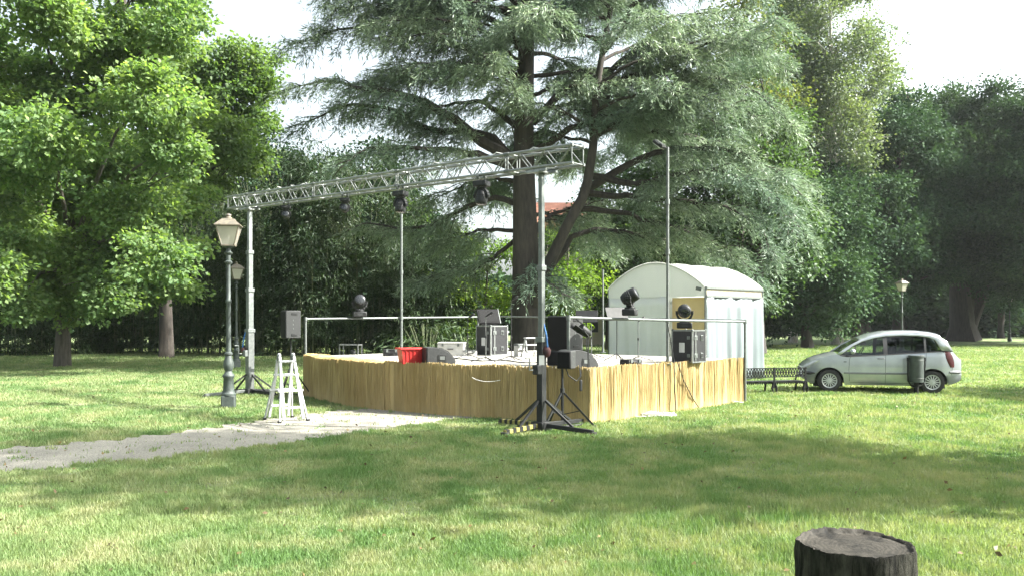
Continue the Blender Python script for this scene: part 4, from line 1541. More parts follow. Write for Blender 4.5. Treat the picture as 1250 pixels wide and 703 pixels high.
# microphone and music stands
def mic_stand(label, px, pyb, pyt, mat='black', boom=None, z0=None, Y=None):
    z0 = FL if z0 is None else z0
    Y = Y or (CAMH - z0) * F / (pyb - HY)
    b = P(px, 0, Y)
    t = thing('microphone_stand', label, 'microphone stand', (b.x, b.y, z0), random.uniform(0, 2), 'microphone stands on the stage')
    zt = P(0, pyt, Y).z - z0
    MB().tube([(0, 0, .06), (0, 0, zt * .55)], .012, 8).build('tube', M[mat], t)
    MB().tube([(0, 0, zt * .55), (0, 0, zt)], .008, 8).build('inner_tube', M[mat], t)
    MB().cyl((0, 0, zt * .52), (0, 0, zt * .58), .019, n=8).build('clutch', M['black'], t)
    for k in range(3):
        a = k * 2 * PI / 3
        MB().tube([(0, 0, .1), (math.cos(a) * .16, math.sin(a) * .16, .05), (math.cos(a) * .32, math.sin(a) * .32, .012)], .009, 6).build('leg', M['black'], t)
    if boom:
        e = Vector((boom[0], boom[1], zt + boom[2]))
        MB().tube([(-boom[0] * .3, -boom[1] * .3, zt - boom[2] * .3), e], .007, 6).build('boom_arm', M['black'], t)
        p = e
    else:
        p = Vector((0, 0, zt))
    mb = MB().lathe([(.012, 0), (.018, .06), (.022, .12), (.03, .14), (.028, .17), (.012, .19)], p, 10, M=Matrix.Rotation(R(60), 3, 'X'))
    mb.build('microphone', M['black_plastic'], t)
    return t


mic_stand('black microphone stand left of the flight case with the console', 571, 437, 388)
mic_stand('pale slim microphone stand in front of the flight case with the console', 593, 441, 386, 'alu_dull')
mic_stand('tall black microphone stand with raised arm in front of the cedar trunk', 624, 439.5, 388, 'black', (.05, .02, .38))
mic_stand('thin microphone stand left of the pale short pole behind the stage corner', 722, 436, 392, 'alu_dull')
mic_stand('microphone stand right of the moving light, under the railing before the tent', 779, 440, 392, 'alu_dull')


def music_stand(label, px, pyb, pyd, Y, rz):
    b = P(px, 0, Y)
    t = thing('music_stand', label, 'music stand', (b.x, b.y, FL), rz, 'music stands on the stage')
    zt = P(0, pyd, Y).z - FL
    MB().tube([(0, 0, .05), (0, 0, zt)], .011, 8).build('tube', M['black'], t)
    for k in range(3):
        a = k * 2 * PI / 3 + .5
        MB().tube([(0, 0, .16), (math.cos(a) * .28, math.sin(a) * .28, .01)], .009, 6).build('leg', M['black'], t)
    Mt = Matrix.Rotation(R(62), 3, 'X')
    MB().box((0, .0, zt + .04), (.5, .30, .012), M=Mt).build('desk', M['black'], t, bevel=.003)
    MB().box(Vector((0, -.06, zt - .10)), (.5, .05, .012)).build('ledge', M['black'], t)
    return t


music_stand('black music stand beside the railing light in front of the tent', 753, 446, 385, 17.6, R(20))
music_stand('black music stand behind the large loudspeaker near the short pole', 716, 440, 388, 18.6, R(-10))

# par lamp on a stand outside the corner
Yq = 14.62
b = P(718, 0, Yq)
t = thing('par_light', 'black spotlight on a thin stand just outside the near stage corner', 'spotlight', (b.x, b.y, 0))
MB().tube([(0, 0, 0), (0, 0, P(0, 412, Yq).z)], .012, 8).build('stand_tube', M['black'], t)
MB().box((0, 0, .012), (.2, .2, .02)).build('base_plate', M['black'], t)
c = Vector((-.07, 0, P(0, 404, Yq).z))
Mt = Matrix.Rotation(R(-55), 3, 'Y') @ Matrix.Rotation(R(20), 3, 'X')
MB().lathe([(.04, -.14), (.075, -.1), (.085, 0), (.09, .09), (.10, .10)], c, 16, M=Mt).build('can', M['black_plastic'], t)
MB().lathe([(.082, .085), (.04, .095), (.005, .098)], c, 16, M=Mt).build('lens', M['lens'], t)
MB().tube([c + Vector((.0, -.1, 0)), c + Vector((.07, -.1, -.09)), c + Vector((.07, .0, -.13)), c + Vector((.07, .1, -.09)), c + Vector((0, .1, 0))], .009, 6).build('yoke', M['black'], t)
mb = MB()
for a in (0, 2.1, 4.2): mb.box(c + Mt @ Vector((.085 * math.cos(a), .085 * math.sin(a), .17)), (.1, .012, .16), M=Mt @ Matrix.Rotation(a + PI / 2, 3, 'Z'))
mb.build('barn_door', M['black'], t)

# cables: dark runs down the reeds, a pale heap on the grass, runs on the deck
def cable(label, pts, r, mat, name='cable'):
    pts = resample(pts, max(12, len(pts) * 5)) if len(pts) < 8 else [Vector(p) for p in pts]
    return tag(MB().tube(pts, r, 6).build(name, M[mat]), label, 'cable')


n = Vector((du.y, -du.x, 0)) * .07
p0 = cN.lerp(cR, .47)
cable('black cable hanging down the reeds below the floodlight mast', [P(815, 395, 16.3), Z(p0, 1.05) + n, Z(p0, .5) + n * 1.2, Z(p0, .02) + n * 1.6], .011, 'black')
p1 = cN.lerp(cR, .49)
cable('second dark cable slanting down the reeds beside the mast cable', [Z(p1, 1.02) + n, Z(cN.lerp(cR, .535), .6) + n, Z(cN.lerp(cR, .60), .2) + n, Z(cN.lerp(cR, .63), .02) + n * 1.4], .010, 'black')
q = random.Random(21)
pts = []
for k in range(70):
    a = k * .62
    rr = .16 + .16 * math.sin(k * .37) + q.uniform(-.03, .03)
    c = G(803, 508) + Vector((k * .0052 - .18, 0, 0))
    pts.append(c + Vector((math.cos(a) * rr * 1.3, math.sin(a) * rr * .55, .015 + .09 * (.5 + .5 * math.sin(k * 1.7)) * q.random())))
cable('heap of pale cable lying on the grass at the foot of the sunlit reeds', pts, .012, 'white_cable')
pts = [G(895, 491.5) + Vector((.16 * math.cos(k * .7) + .01 * k - .2, .07 * math.sin(k * .7), .012 + .03 * q.random())) for k in range(30)]
cable('little coil of pale cable at the right end of the reed screen', pts, .010, 'white_cable')
cable('black cable looping from the tripod loudspeaker onto the reed corner', [P(690, 447, 14.2), P(694, 458, 14.25), P(704, 465, 14.3), P(709, 458, 14.35), P(707, 447, 14.5)], .010, 'black')
cable('dark cord drooping along the front of the shaded reeds', [P(576, 460, 14.9)] + [P(576 + 5 * k, 461 + 2.5 * math.sin(k * .5) + .5 * k, 14.9) for k in range(1, 8)], .004, 'white_cable')
pts = [Z(P(540 + 12 * k, 0, 18.5 - .18 * k + .3 * math.sin(k * 1.3)), FL + .014) for k in range(14)]
cable('black cable snaking across the pale stage deck', pts, .012, 'black')
cable('black cable lying in the grass from the nearer mast foot to the reed screen', [T2 + Vector((.1, .15, .03)), T2 + Vector((.5, .35, .035)), T2 + Vector((.7, .55, .03)), cN + Vector((-.1, -.12, .03))], .012, 'black')
cable('dark cable running over the lawn from the far mast to the stage corner', [T1 + Vector((.1, -.1, .03)), T1 + Vector((.6, -.25, .04)), T1 + Vector((1.0, .0, .03)), cL + Vector((-.1, -.1, .04))], .012, 'black')
pb = P(709, 470, 14.5)
t = thing('cable_pouch', 'small black pouch hanging on the reed corner beside the tripod', 'pouch', tuple(pb))
MB().box(pb, (.05, .04, .2), .4).build('body', M['black'], t, world=True, bevel=.012)
MB().tube([pb + Vector((0, 0, .09)), pb + Vector((.01, .01, .25)), pb + Vector((.02, .05, .42))], .006, 5).build('loop', M['black'], t, world=True)
# ---------------------------------------------------------------- ladder
def ladder():
    b = (G(348, 515.5) + G(324, 510.5) + G(376, 512.5)) / 3
    a = G(347, 515); c = G(377, 512.5)
    rz = math.atan2(c.y - a.y, c.x - a.x)
    t = thing('step_ladder', 'white telescopic A-frame ladder standing at the edge of the gravel path', 'ladder', (b.x, b.y, 0), rz)
    Hh = 1.17
    for s, nm in ((-1, 'front_frame'), (1, 'rear_frame')):
        y0, y1 = s * .34, s * .035
        mb = MB()
        L_ = lambda u, z: Vector((u, y0 + (y1 - y0) * z / Hh, z))
        mid = .58
        for x in (-1, 1):
            mb.bar(L_(x * .27, 0), L_(x * .175, mid + .14), .045, .026, (1, 0, 0))         # outer legs
            mb.bar(L_(x * .185, .05), L_(x * .135, Hh), .036, .05, (1, 0, 0))              # inner rails
            p = L_(x * .135, Hh)
            mb.tube([p - Vector((0, 0, .02)), p + Vector((0, -s * .01, .03)), p + Vector((0, -s * .05, .05)), p + Vector((0, -s * .08, .02))], .024, 8)
        fr = mb.build('rail', M['white_ladder'], t, bevel=.004)
        for z, w_ in ((.26, .185), (.56, .24), (.84, .19), (1.09, .165)):
            MB().bar(L_(-w_, z), L_(w_, z), .05, .036).build('rung', M['white_ladder'], t, bevel=.005)
        for x in (-1, 1):
            MB().box(L_(x * .272, .02), (.055, .06, .045)).build('foot', M['black_plastic'], t, bevel=.006)
    for x in (-1, 1):
        MB().cyl((x * .11, 0, Hh - .02), (x * .165, 0, Hh - .02), .05, n=14).build('hinge', M['alu_dull'], t)


M['white_ladder'] = surf('white_grey_aluminium', (.42, .43, .425), (.34, .35, .345), .4, .25, 10)
ladder()

# ---------------------------------------------------------------- street lamps
m, nt, out = newmat('lantern_glass')
b = nd(nt, 'ShaderNodeBsdfPrincipled', i_Roughness=.25)
nt.links.new(mixc(nt, ramp(nt, noise(nt, 4, 4), .3, .7), (.36, .345, .30), (.46, .445, .395)), b.inputs['Base Color'])
t_ = nd(nt, 'ShaderNodeBsdfTranslucent'); t_.inputs[0].default_value = (.6, .58, .5, 1)
mx = nd(nt, 'ShaderNodeMixShader'); mx.inputs[0].default_value = .45
nt.links.new(b.outputs[0], mx.inputs[1]); nt.links.new(t_.outputs[0], mx.inputs[2]); nt.links.new(mx.outputs[0], out.inputs[0])
M['lantern_glass'] = m


def street_lamp(label, loc, H=4.06, rz=0.0):
    t = thing('street_lamp', label, 'street lamp', tuple(loc), rz, 'old-style lantern posts in the park')
    s = H / 4.06
    q = lambda pr: [(r * s, z * s) for r, z in pr]
    MB().box((0, 0, .13 * s), (.28 * s, .28 * s, .26 * s)).build('plinth', M['green_iron'], t, bevel=.02)
    MB().lathe(q([(.15, .26), (.15, .30), (.12, .33), (.115, .36), (.10, .62), (.115, .64), (.125, .67), (.115, .70), (.085, .73), (.07, .77),
                  (.095, .83), (.11, .90), (.10, .97), (.075, 1.05), (.065, 1.10), (.085, 1.12), (.085, 1.15), (.055, 1.18)]), n=20).build('pedestal', M['green_iron'], t)
    fl = MB()
    rows = []
    for z, r in ((1.17, .052), (1.7, .049), (2.2, .046), (2.22, .06), (2.27, .06), (2.29, .044), (2.7, .042), (3.02, .040)):
        rows.append([(r * s * (1 - .05 * (k % 2)) * math.cos(2 * PI * k / 20), r * s * (1 - .05 * (k % 2)) * math.sin(2 * PI * k / 20), z * s) for k in range(20)])
    fl.grid(rows, close=True)
    fl.build('column', M['green_iron'], t)
    MB().lathe(q([(.04, 3.0), (.075, 3.03), (.08, 3.06), (.045, 3.09), (.045, 3.2), (.07, 3.22), (.09, 3.25), (.05, 3.28), (.04, 3.34), (.10, 3.37), (.13, 3.385)]), n=18).build('capital', M['green_iron'], t)
    ln = MB()
    z0, z1, a0, a1 = 3.40 * s, 3.80 * s, .125 * s, .225 * s
    for k in range(4):
        e0, e1 = (k * PI / 2 + PI / 4), ((k + 1) * PI / 2 + PI / 4)
        u0, u1 = Vector((math.cos(e0), math.sin(e0), 0)), Vector((math.cos(e1), math.sin(e1), 0))
        f = 1.414 * .97
        g = MB().add([u0 * a0 * f + Vector((0, 0, z0)), u1 * a0 * f + Vector((0, 0, z0)), u1 * a1 * f + Vector((0, 0, z1)), u0 * a1 * f + Vector((0, 0, z1))], [(0, 1, 2, 3)])
        g.build('pane', M['lantern_glass'], t, smooth=False)
        ln.bar(u0 * a0 * 1.414 + Vector((0, 0, z0)), u0 * a1 * 1.414 + Vector((0, 0, z1)), .022 * s, .022 * s)
        for a, z in ((a0, z0), (a1, z1)):
            ln.bar(u0 * a * 1.414 + Vector((0, 0, z)), u1 * a * 1.414 + Vector((0, 0, z)), .026 * s, .024 * s)
    ln.build('lantern_frame', M['cap_paint'], t)
    rf = MB()
    sq = lambda a, z: [(-a * s, -a * s, z * s), (a * s, -a * s, z * s), (a * s, a * s, z * s), (-a * s, a * s, z * s)]
    rf.grid([sq(.262, 3.805), sq(.262, 3.825), sq(.20, 3.88), sq(.14, 3.935), (sq(.135, 3.95)), sq(.075, 3.965)], close=True)
    rf.add(sq(.262, 3.805), [(3, 2, 1, 0)])
    rf.lathe(q([(.075, 3.96), (.075, 3.985), (.05, 4.0), (.045, 4.01), (.06, 4.03), (.055, 4.055), (.02, 4.075), (.006, 4.08)]), n=14)
    rf.build('roof', M['cap_paint'], t, angle=25)
    MB().lathe(q([(.0, 3.42), (.03, 3.42), (.03, 3.5), (.05, 3.56), (.045, 3.66), (.01, 3.7)]), n=12).build('bulb', M['paper'], t)
    return t


lp = street_lamp('tallest-looking street lamp, dark green with a four-sided lantern, left of the white ladder', G(279, 497.3), 4.06, R(12))
copy_tree(lp, 'smaller-looking street lamp half hidden right behind the nearest lamp post', G(288.5, 448.5), R(30))
copy_tree(lp, 'street lamp rising behind the roof of the silver car', G(1101, 431.5), R(20))
copy_tree(lp, 'faint distant street lamp by the dark trunks at the far right edge', G(1232.5, 416.5), R(40))

# ---------------------------------------------------------------- bench
def bench():
    a, b = G(903, 480.2), G(984, 478.5)
    d = (b - a); L = d.length
    rz = math.atan2(d.y, d.x)
    t = thing('park_bench', 'black ornate cast-iron bench with a lattice back rail beside the white tent', 'bench', tuple((a + b) / 2), rz)
    h0 = P(0, 449, (a.y + b.y) / 2).z; h1 = P(0, 459.5, (a.y + b.y) / 2).z; hs = P(0, 466.5, (a.y + b.y) / 2).z
    xs_ = [-L / 2 + .06, 0.02, L / 2 - .03]
    mb = MB()
    for z in (h0, h1): mb.bar((-L / 2, -.02, z), (L / 2, -.02, z), .03, .022)
    n = int(L / .075)
    for k in range(n):
        x = -L / 2 + L * (k + .5) / n
        w_ = L / n * .48
        mb.bar((x - w_, -.02, h1), (x + w_, -.02, h0), .016, .016); mb.bar((x + w_, -.021, h1), (x - w_, -.021, h0), .016, .016)
        mb.lathe([(.032, -.008), (.032, .008)], (x, -.02, (h0 + h1) / 2), 8, M=Matrix.Rotation(R(90), 3, 'X'))
    mb.build('back_lattice', M['iron'], t)
    for k in range(5):
        MB().box((0, .07 + .085 * k, hs + .012), (L, .06, .028)).build('seat_slat', M['iron'], t, bevel=.005)
    mb = MB()
    n = int(L / .05)
    for k in range(n): mb.lathe([(.002, -.05), (.022, -.015), (.022, 0)], (-L / 2 + L * (k + .5) / n, .02, hs - .002), 6)
    mb.build('seat_fringe', M['iron'], t)
    for x in xs_:
        mb = MB()
        mb.bar((x, -.02, hs), (x, -.02, h0 + .02), .03, .04)
        mb.tube([(x - .045, -.02, 0), (x - .06, -.02, .12), (x - .02, -.02, .28), (x - .045, 0, hs)], .026, 8)
        mb.tube([(x + .045, -.02, 0), (x + .06, -.02, .12), (x + .02, -.02, .28), (x + .045, 0, hs)], .026, 8)
        mb.box((x, -.015, hs * .75), (.11, .03, .14))
        mb.tube([(x, .45, 0), (x, .41, .2), (x, .44, hs)], .026, 8)
        mb.bar((x, -.02, hs - .02), (x, .46, hs - .02), .03, .03)
        mb.build('leg', M['iron'], t)
    for x in (-L / 2 + .03, L / 2 - .03):
        MB().tube([(x, -.02, h1 - .02), (x, .15, h1 + .04), (x, .38, h1), (x, .44, h1 - .1), (x, .44, hs)], .018, 8).build('armrest', M['iron'], t)


bench()

# ---------------------------------------------------------------- litter bin
b = G(1118.5, 480.5)
t = thing('litter_bin', 'dark green cylindrical litter bin in a black tube frame before the rear wheel', 'litter bin', tuple(b), R(10))
zt, zb_ = P(0, 433, b.y).z, P(0, 466, b.y).z
MB().lathe([(.02, zb_), (.165, zb_), (.17, zb_ + .03), (.175, zt - .05), (.185, zt - .045), (.185, zt - .01), (.172, zt), (.160, zt - .01), (.155, zb_ + .03), (.02, zb_ + .025)], n=28).build('bucket', M['bin_paint'] if 'bin_paint' in M else M['green_iron'], t)
mb = MB()
for z in (zb_ + .1, zt - .12): mb.lathe([(.176, z - .008), (.181, z), (.176, z + .008)], n=28, cap=False)
mb.build('band', M['green_iron'], t)
mb = MB().cyl((0, 0, 0), (0, 0, zb_), .055, n=12)
mb.lathe([(.09, 0), (.09, .015)], n=12)
mb.build('post', M['iron'], t)
for s in (-1, 1):
    MB().tube([(0, 0, zb_ - .10), (s * .14, 0, zb_ - .09), (s * .225, 0, zb_ + .03), (s * .235, 0, zb_ + .2), (s * .235, 0, zt - .16), (s * .22, 0, zt - .08), (s * .18, 0, zt - .09)], .018, 8).build('frame_arm', M['iron'], t)
    MB().cyl((s * .235, 0, zt - .15), (s * .235, 0, zt - .06), .026, n=10).build('knob', M['iron'], t)

# ---------------------------------------------------------------- tent
def tent():
    F2 = Vector((5.55, 23.5, 0))
    th = R(46)
    u = Vector((-math.cos(th), math.sin(th), 0))        # along the arched front to the left
    v = Vector((math.sin(th), math.cos(th), 0))         # along the depth to the right
    t = thing('party_tent', 'white barrel-roofed tent with hanging side sheets behind the stage', 'tent', tuple(F2))
    Wd, Dp, He, Rs = 3.55, 3.2, 2.80, .76
    at = lambda a, b, z: F2 + u * a + v * b + Vector((0, 0, z))
    arch = lambda s: He + Rs * math.sin(PI * s) ** .85 if 0 < s < 1 else He
    ns = 28
    # roof skin with slight sag between hoops
    rows = []
    for i in range(ns + 1):
        s = i / ns
        row = []
        for j in range(13):
            d = j / 12
            sag = -.035 * (math.sin(PI * 3 * d) ** 2) * math.sin(PI * s)
            row.append(at(Wd * s, -.06 + (Dp + .12) * d, arch(s) + sag + .012))
        rows.append(row)
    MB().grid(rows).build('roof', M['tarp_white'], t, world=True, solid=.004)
    for d in (1 / 3, 2 / 3):
        MB().grid([[at(Wd * i / ns, d * Dp - .02, arch(i / ns) + .017), at(Wd * i / ns, d * Dp + .02, arch(i / ns) + .017)] for i in range(ns + 1)]).build('seam', M['tarp_shade_lifted'], t, world=True)
    MB().grid([[at(Wd * i / ns, -.062, arch(i / ns) - .05), at(Wd * i / ns, -.066, arch(i / ns) + .016)] for i in range(ns + 1)]).build('valance', M['tarp_white'], t, world=True)
    # front gable cloth
    rows = [[at(Wd * i / ns, -.03, 2.52), at(Wd * i / ns, -.03, arch(i / ns) + .005)] for i in range(ns + 1)]
    MB().grid(rows).build('gable', M['tarp_shade_lifted'], t, world=True, smooth=False)
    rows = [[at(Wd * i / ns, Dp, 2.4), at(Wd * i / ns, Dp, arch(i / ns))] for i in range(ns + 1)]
    MB().grid(rows).build('gable', M['tarp_shade_lifted'], t, world=True, smooth=False)

    def sheet(p0, p1, z0, z1, out_, folds, amp, mat, seed, nm='side_sheet'):
        q = random.Random(seed)
        n = int((p1 - p0).length / .035)
        ph = [q.uniform(0, 6) for _ in range(4)]
        rows = []
        for i in range(n + 1):
            s = i / n
            row = []
            for j in range(9):
                h = j / 8
                w_ = amp * (math.sin(folds * s * 6.28 + ph[0] + .5 * h) + .6 * math.sin(folds * 1.7 * s * 6.28 + ph[1]) + .4 * math.sin(folds * 3.1 * s * 6.28 + ph[2] + h)) * (1.05 - .55 * h)
                p = p0.lerp(p1, s) + out_ * (w_ + .01)
                row.append(Vector((p.x, p.y, z0 + (z1 - z0) * h + (.03 * math.sin(s * 9 + ph[3]) if j == 0 else 0))))
            rows.append(row)
        return MB().grid(rows).build(nm, mat, t, world=True, solid=.003, angle=80)

    # left part of the front closed by a hanging sheet, right part open with a tan inner wall
    sheet(at(Wd, 0, 0), at(1.32, 0, 0), .03, 2.56, -v, 2.2, .02, M['tarp_shade_lifted'], 1)
    sheet(at(0, .02, 0), at(0, Dp, 0), .02, 2.50, -u, 3.3, .05, M['tarp_sun_darkened'], 2)
    sheet(at(0, Dp, 0), at(Wd, Dp, 0), .02, 2.5, v, 5, .02, M['tarp_shade_lifted'], 3)
    sheet(at(Wd, Dp, 0), at(Wd, 0, 0), .02, 2.6, u, 5, .02, M['tarp_shade_lifted'], 4)
    MB().box(at(.66, .22, 1.25), (1.25, .03, 2.5), math.atan2(u.y, u.x)).build('inner_wall', M['tan_board'], t, world=True)
    # frame
    for a, b in ((0, 0), (Wd, 0), (0, Dp), (Wd, Dp), (1.30, 0)):
        MB().bar(at(a, b, 0), at(a, b, He if a != 1.30 else 2.5), .055, .055).build('post', M['galv'], t, world=True)
    for b in (0, Dp / 2, Dp):
        MB().tube([at(Wd * i / ns, b, arch(i / ns) - .03) for i in range(ns + 1)], .02, 6).build('hoop', M['galv'], t, world=True)
    for z in (He - .03, 2.53):
        MB().bar(at(0, 0, z) - u * .03, at(0, Dp, z) - u * .03, .045, .06).build('eave_rail', M['galv'], t, world=True)
    MB().bar(at(Wd, 0, He - .03), at(Wd, Dp, He - .03), .05, .05).build('eave_rail', M['galv'], t, world=True)
    # see-through strip under the right eave: a dirty clear panel, with bits of stuff behind
    MB().grid([[at(0, .05 + (Dp - .1) * i / 10, z) - u * .006 for z in (2.55, 2.75)] for i in range(11)]).build('window_strip', M['strip'], t, world=True)
    mb = MB()
    q = random.Random(5)
    for k in range(16):
        s = q.uniform(.2, 2.9)
        mb.bar(at(.05, s, 2.56), at(.05, s + q.uniform(-.15, .15), 2.56 + q.uniform(.08, .18)), .012, .012)
    mb.build('lacing', M['white_cable'], t, world=True)
    # dark tie stain on the gable's right shoulder
    MB().bar(at(.30, -.03, 2.76), at(.12, -.03, 2.72), .012, .10, (0, 0, 1)).build('tie_flap', M['alu_dull'], t, world=True)
    return t


def tarp(name, c1, c2, tr, tint):
    m, nt, out = newmat(name)
    b = nd(nt, 'ShaderNodeBsdfPrincipled', i_Roughness=.45)
    c = mixc(nt, ramp(nt, noise(nt, .9, 6, .65, stretch=(1, 1, .5)), .35, .7), c2, c1)
    nt.links.new(c, b.inputs['Base Color'])
    t = nd(nt, 'ShaderNodeBsdfTranslucent'); t.inputs[0].default_value = rgba(tint)
    mx = nd(nt, 'ShaderNodeMixShader'); mx.inputs[0].default_value = tr
    bp = nd(nt, 'ShaderNodeBump'); bp.inputs['Strength'].default_value = .35; bp.inputs['Distance'].default_value = .03
    nt.links.new(noise(nt, 3.5, 4, .6, stretch=(1, 1, .8)), bp.inputs['Height']); nt.links.new(bp.outputs[0], b.inputs['Normal'])
    nt.links.new(b.outputs[0], mx.inputs[1]); nt.links.new(t.outputs[0], mx.inputs[2]); nt.links.new(mx.outputs[0], out.inputs[0])
    return m


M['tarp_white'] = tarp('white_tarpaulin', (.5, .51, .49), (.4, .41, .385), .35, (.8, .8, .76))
M['tarp_shade_lifted'] = tarp('shade_lifted_tarpaulin', (.84, .85, .84), (.76, .78, .77), .42, (.7, .7, .67))  # same white cloth, colour lightened to offset the shade on the front
M['tarp_sun_darkened'] = tarp('sun_darkened_blue_sheet', (.22, .25, .26), (.16, .188, .2), .3, (.75, .8, .8))  # same cloth, colour darkened so the sunlit wall does not burn out
M['strip'] = surf('dirty_clear_film', (.33, .29, .22), (.2, .17, .12), .25, 0, 6, stretch=(1, 1, 3))
M['tan_board'] = surf('tan_board', (.62, .46, .24), (.52, .38, .19), .7, 0, 1.5)
tent()

# ---------------------------------------------------------------- tree stump
def stump():
    c = Vector((P(1047, 0, 4.15).x, 4.15, 0))
    t = thing('tree_stump', 'dark weathered tree stump with a hollowed top in the near right corner', 'stump', tuple(c))
    Hs = CAMH + (HY - 664) / F * 4.15
    r0 = 67 / F * 4.15
    q = random.Random(2)
    n = 96
    ph = [q.uniform(0, 6.28) for _ in range(8)]
    jag = [q.gauss(0, .002) for _ in range(n)]
    rows = []
    for i in range(40):
        h = i / 39
        row = []
        for k in range(n):
            a = 2 * PI * k / n
            r = r0 * (1.0 + .09 * (1 - h) ** 2 + .25 * max(0, .18 - h) ** 1.2)
            r += .012 * math.sin(3 * a + ph[0]) + .008 * math.sin(7 * a + ph[1] + h) + .005 * math.sin(19 * a + ph[2] + 2.5 * math.sin(h * 5 + ph[3])) + .004 * math.sin(41 * a + ph[4] + 4 * h)
            r += .004 * math.sin(h * 23 + 5 * a) * math.sin(13 * a + ph[5])
            z = (Hs + .010 * math.sin(2 * a + ph[6]) + jag[k]) * h
            row.append((r * math.cos(a), r * math.sin(a), z))
        rows.append(row)
    for f, dz in ((.985, .012), (.955, .010), (.93, -.004), (.86, -.010), (.7, -.014), (.5, -.012), (.3, -.017), (.1, -.014), (.005, -.014)):
        row = []
        for k in range(n):
            a = 2 * PI * k / n
            x, y, z = rows[39][k]
            row.append((x * f, y * f, z * (1 if f > .9 else .0) + (0 if f > .9 else Hs) + dz + .006 * math.sin(5 * a + f * 20) * f * (f < .9)))
        rows.append(row)
    o = MB().grid(rows[:41], close=True).build('bark', M['stump_bark'], t, angle=70)
    MB().grid(rows[40:], close=True).build('cut_top', M['stump_top'], t, angle=70)
    mb = MB()
    for k in range(5):
        a = q.uniform(0, 6.28)
        mb.tube([(math.cos(a) * r0 * s, math.sin(a) * r0 * s, Hs - .026 + .006 * math.sin(s * 9)) for s in (.15, .35, .55, .75, .86)], [.003, .004, .004, .004, .002], 4)
    mb.build('crack', M['stump_bark'], t)


m, nt, out = newmat('stump_bark')
tc = nd(nt, 'ShaderNodeTexCoord')
nf = noise(nt, 5, 7, .7, stretch=(3, 3, .7))
c = mixc(nt, ramp(nt, nf, .40, .66), (.008, .008, .007), (.07, .068, .056))
c = mixc(nt, ramp(nt, noise(nt, 2.3, 4, .6), .5, .7), c, (.011, .014, .009))
b = nd(nt, 'ShaderNodeBsdfPrincipled', i_Roughness=.9)
nt.links.new(c, b.inputs['Base Color'])
bp = nd(nt, 'ShaderNodeBump'); bp.inputs['Strength'].default_value = 1; bp.inputs['Distance'].default_value = .05
b.inputs['Specular IOR Level'].default_value = .08
nt.links.new(noise(nt, 7, 8, .75, stretch=(3.5, 3.5, .6)), bp.inputs['Height']); nt.links.new(bp.outputs[0], b.inputs['Normal'])
nt.links.new(b.outputs[0], out.inputs[0])
M['stump_bark'] = m
m, nt, out = newmat('stump_cut_wood')
tc = nd(nt, 'ShaderNodeTexCoord')
wv = nd(nt, 'ShaderNodeTexWave', wave_type='RINGS', rings_direction='Z')
wv.inputs['Scale'].default_value = 14; wv.inputs['Distortion'].default_value = 7; wv.inputs['Detail'].default_value = 6
nt.links.new(tc.outputs['Object'], wv.inputs['Vector'])
c = mixc(nt, wv.outputs['Fac'], (.026, .024, .02), (.040, .036, .030))
c = mixc(nt, ramp(nt, noise(nt, 5, 6, .7), .5, .68), c, (.006, .006, .0055))
b = nd(nt, 'ShaderNodeBsdfPrincipled', i_Roughness=.7)
nt.links.new(c, b.inputs['Base Color'])
bp = nd(nt, 'ShaderNodeBump'); bp.inputs['Strength'].default_value = .7; bp.inputs['Distance'].default_value = .012
b.inputs['Specular IOR Level'].default_value = .12
nt.links.new(noise(nt, 26, 6, .7), bp.inputs['Height']); nt.links.new(bp.outputs[0], b.inputs['Normal'])
nt.links.new(b.outputs[0], out.inputs[0])
M['stump_top'] = m
stump()

# ---------------------------------------------------------------- house glimpsed through the cedar
def house():
    Y = 60.0
    a, b = P(655, 0, Y).x, P(742, 0, Y).x
    zr, ze = P(0, 243, Y).z, P(0, 277, Y).z
    t = thing('house', 'red tile-roofed house glimpsed between the cedar limbs', 'house', ((a + b) / 2, Y + 3, 0))
    x = (b - a) / 2
    MB().box((0, 0, ze / 2), (2 * x - .6, 6, ze)).build('wall', M['plaster'], t)
    mb = MB()
    for s in (-1, 1):
        mb.prism([(-x, s * 3.5, ze - .15), (x, s * 3.5, ze - .15), (x, 0, zr), (-x, 0, zr)], (0, 0, 0), (0, 0, .16))
    rf = mb.build('roof', M['tile'], t, smooth=False)
    MB().box((x * .5, 1.0, zr - .1), (.5, .5, 1.2)).build('chimney', M['plaster'], rf)
    for k in range(3):
        for z in (1.6, 5.0):
            wn = MB().box((-x * .55 + k * x * .55, -3.02, z), (.9, .06, 1.3)).build('window', M['dark_grey'], t)
            MB().box((-x * .55 + k * x * .55, -3.06, z - .72), (1.1, .14, .08)).build('sill', M['plaster'], wn)


house()
GLARE_VEIL = .00016
# ---------------------------------------------------------------- car (small people carrier, nose to the left)
m, nt, out = newmat('silver_car_paint')
b = nd(nt, 'ShaderNodeBsdfPrincipled')
b.inputs['Metallic'].default_value = .6; b.inputs['Roughness'].default_value = .28
b.inputs['Coat Weight'].default_value = 1; b.inputs['Coat Roughness'].default_value = .03
n_ = noise(nt, 3, 5)
c = mixc(nt, ramp(nt, n_, .35, .65), (.33, .352, .378), (.39, .412, .438))
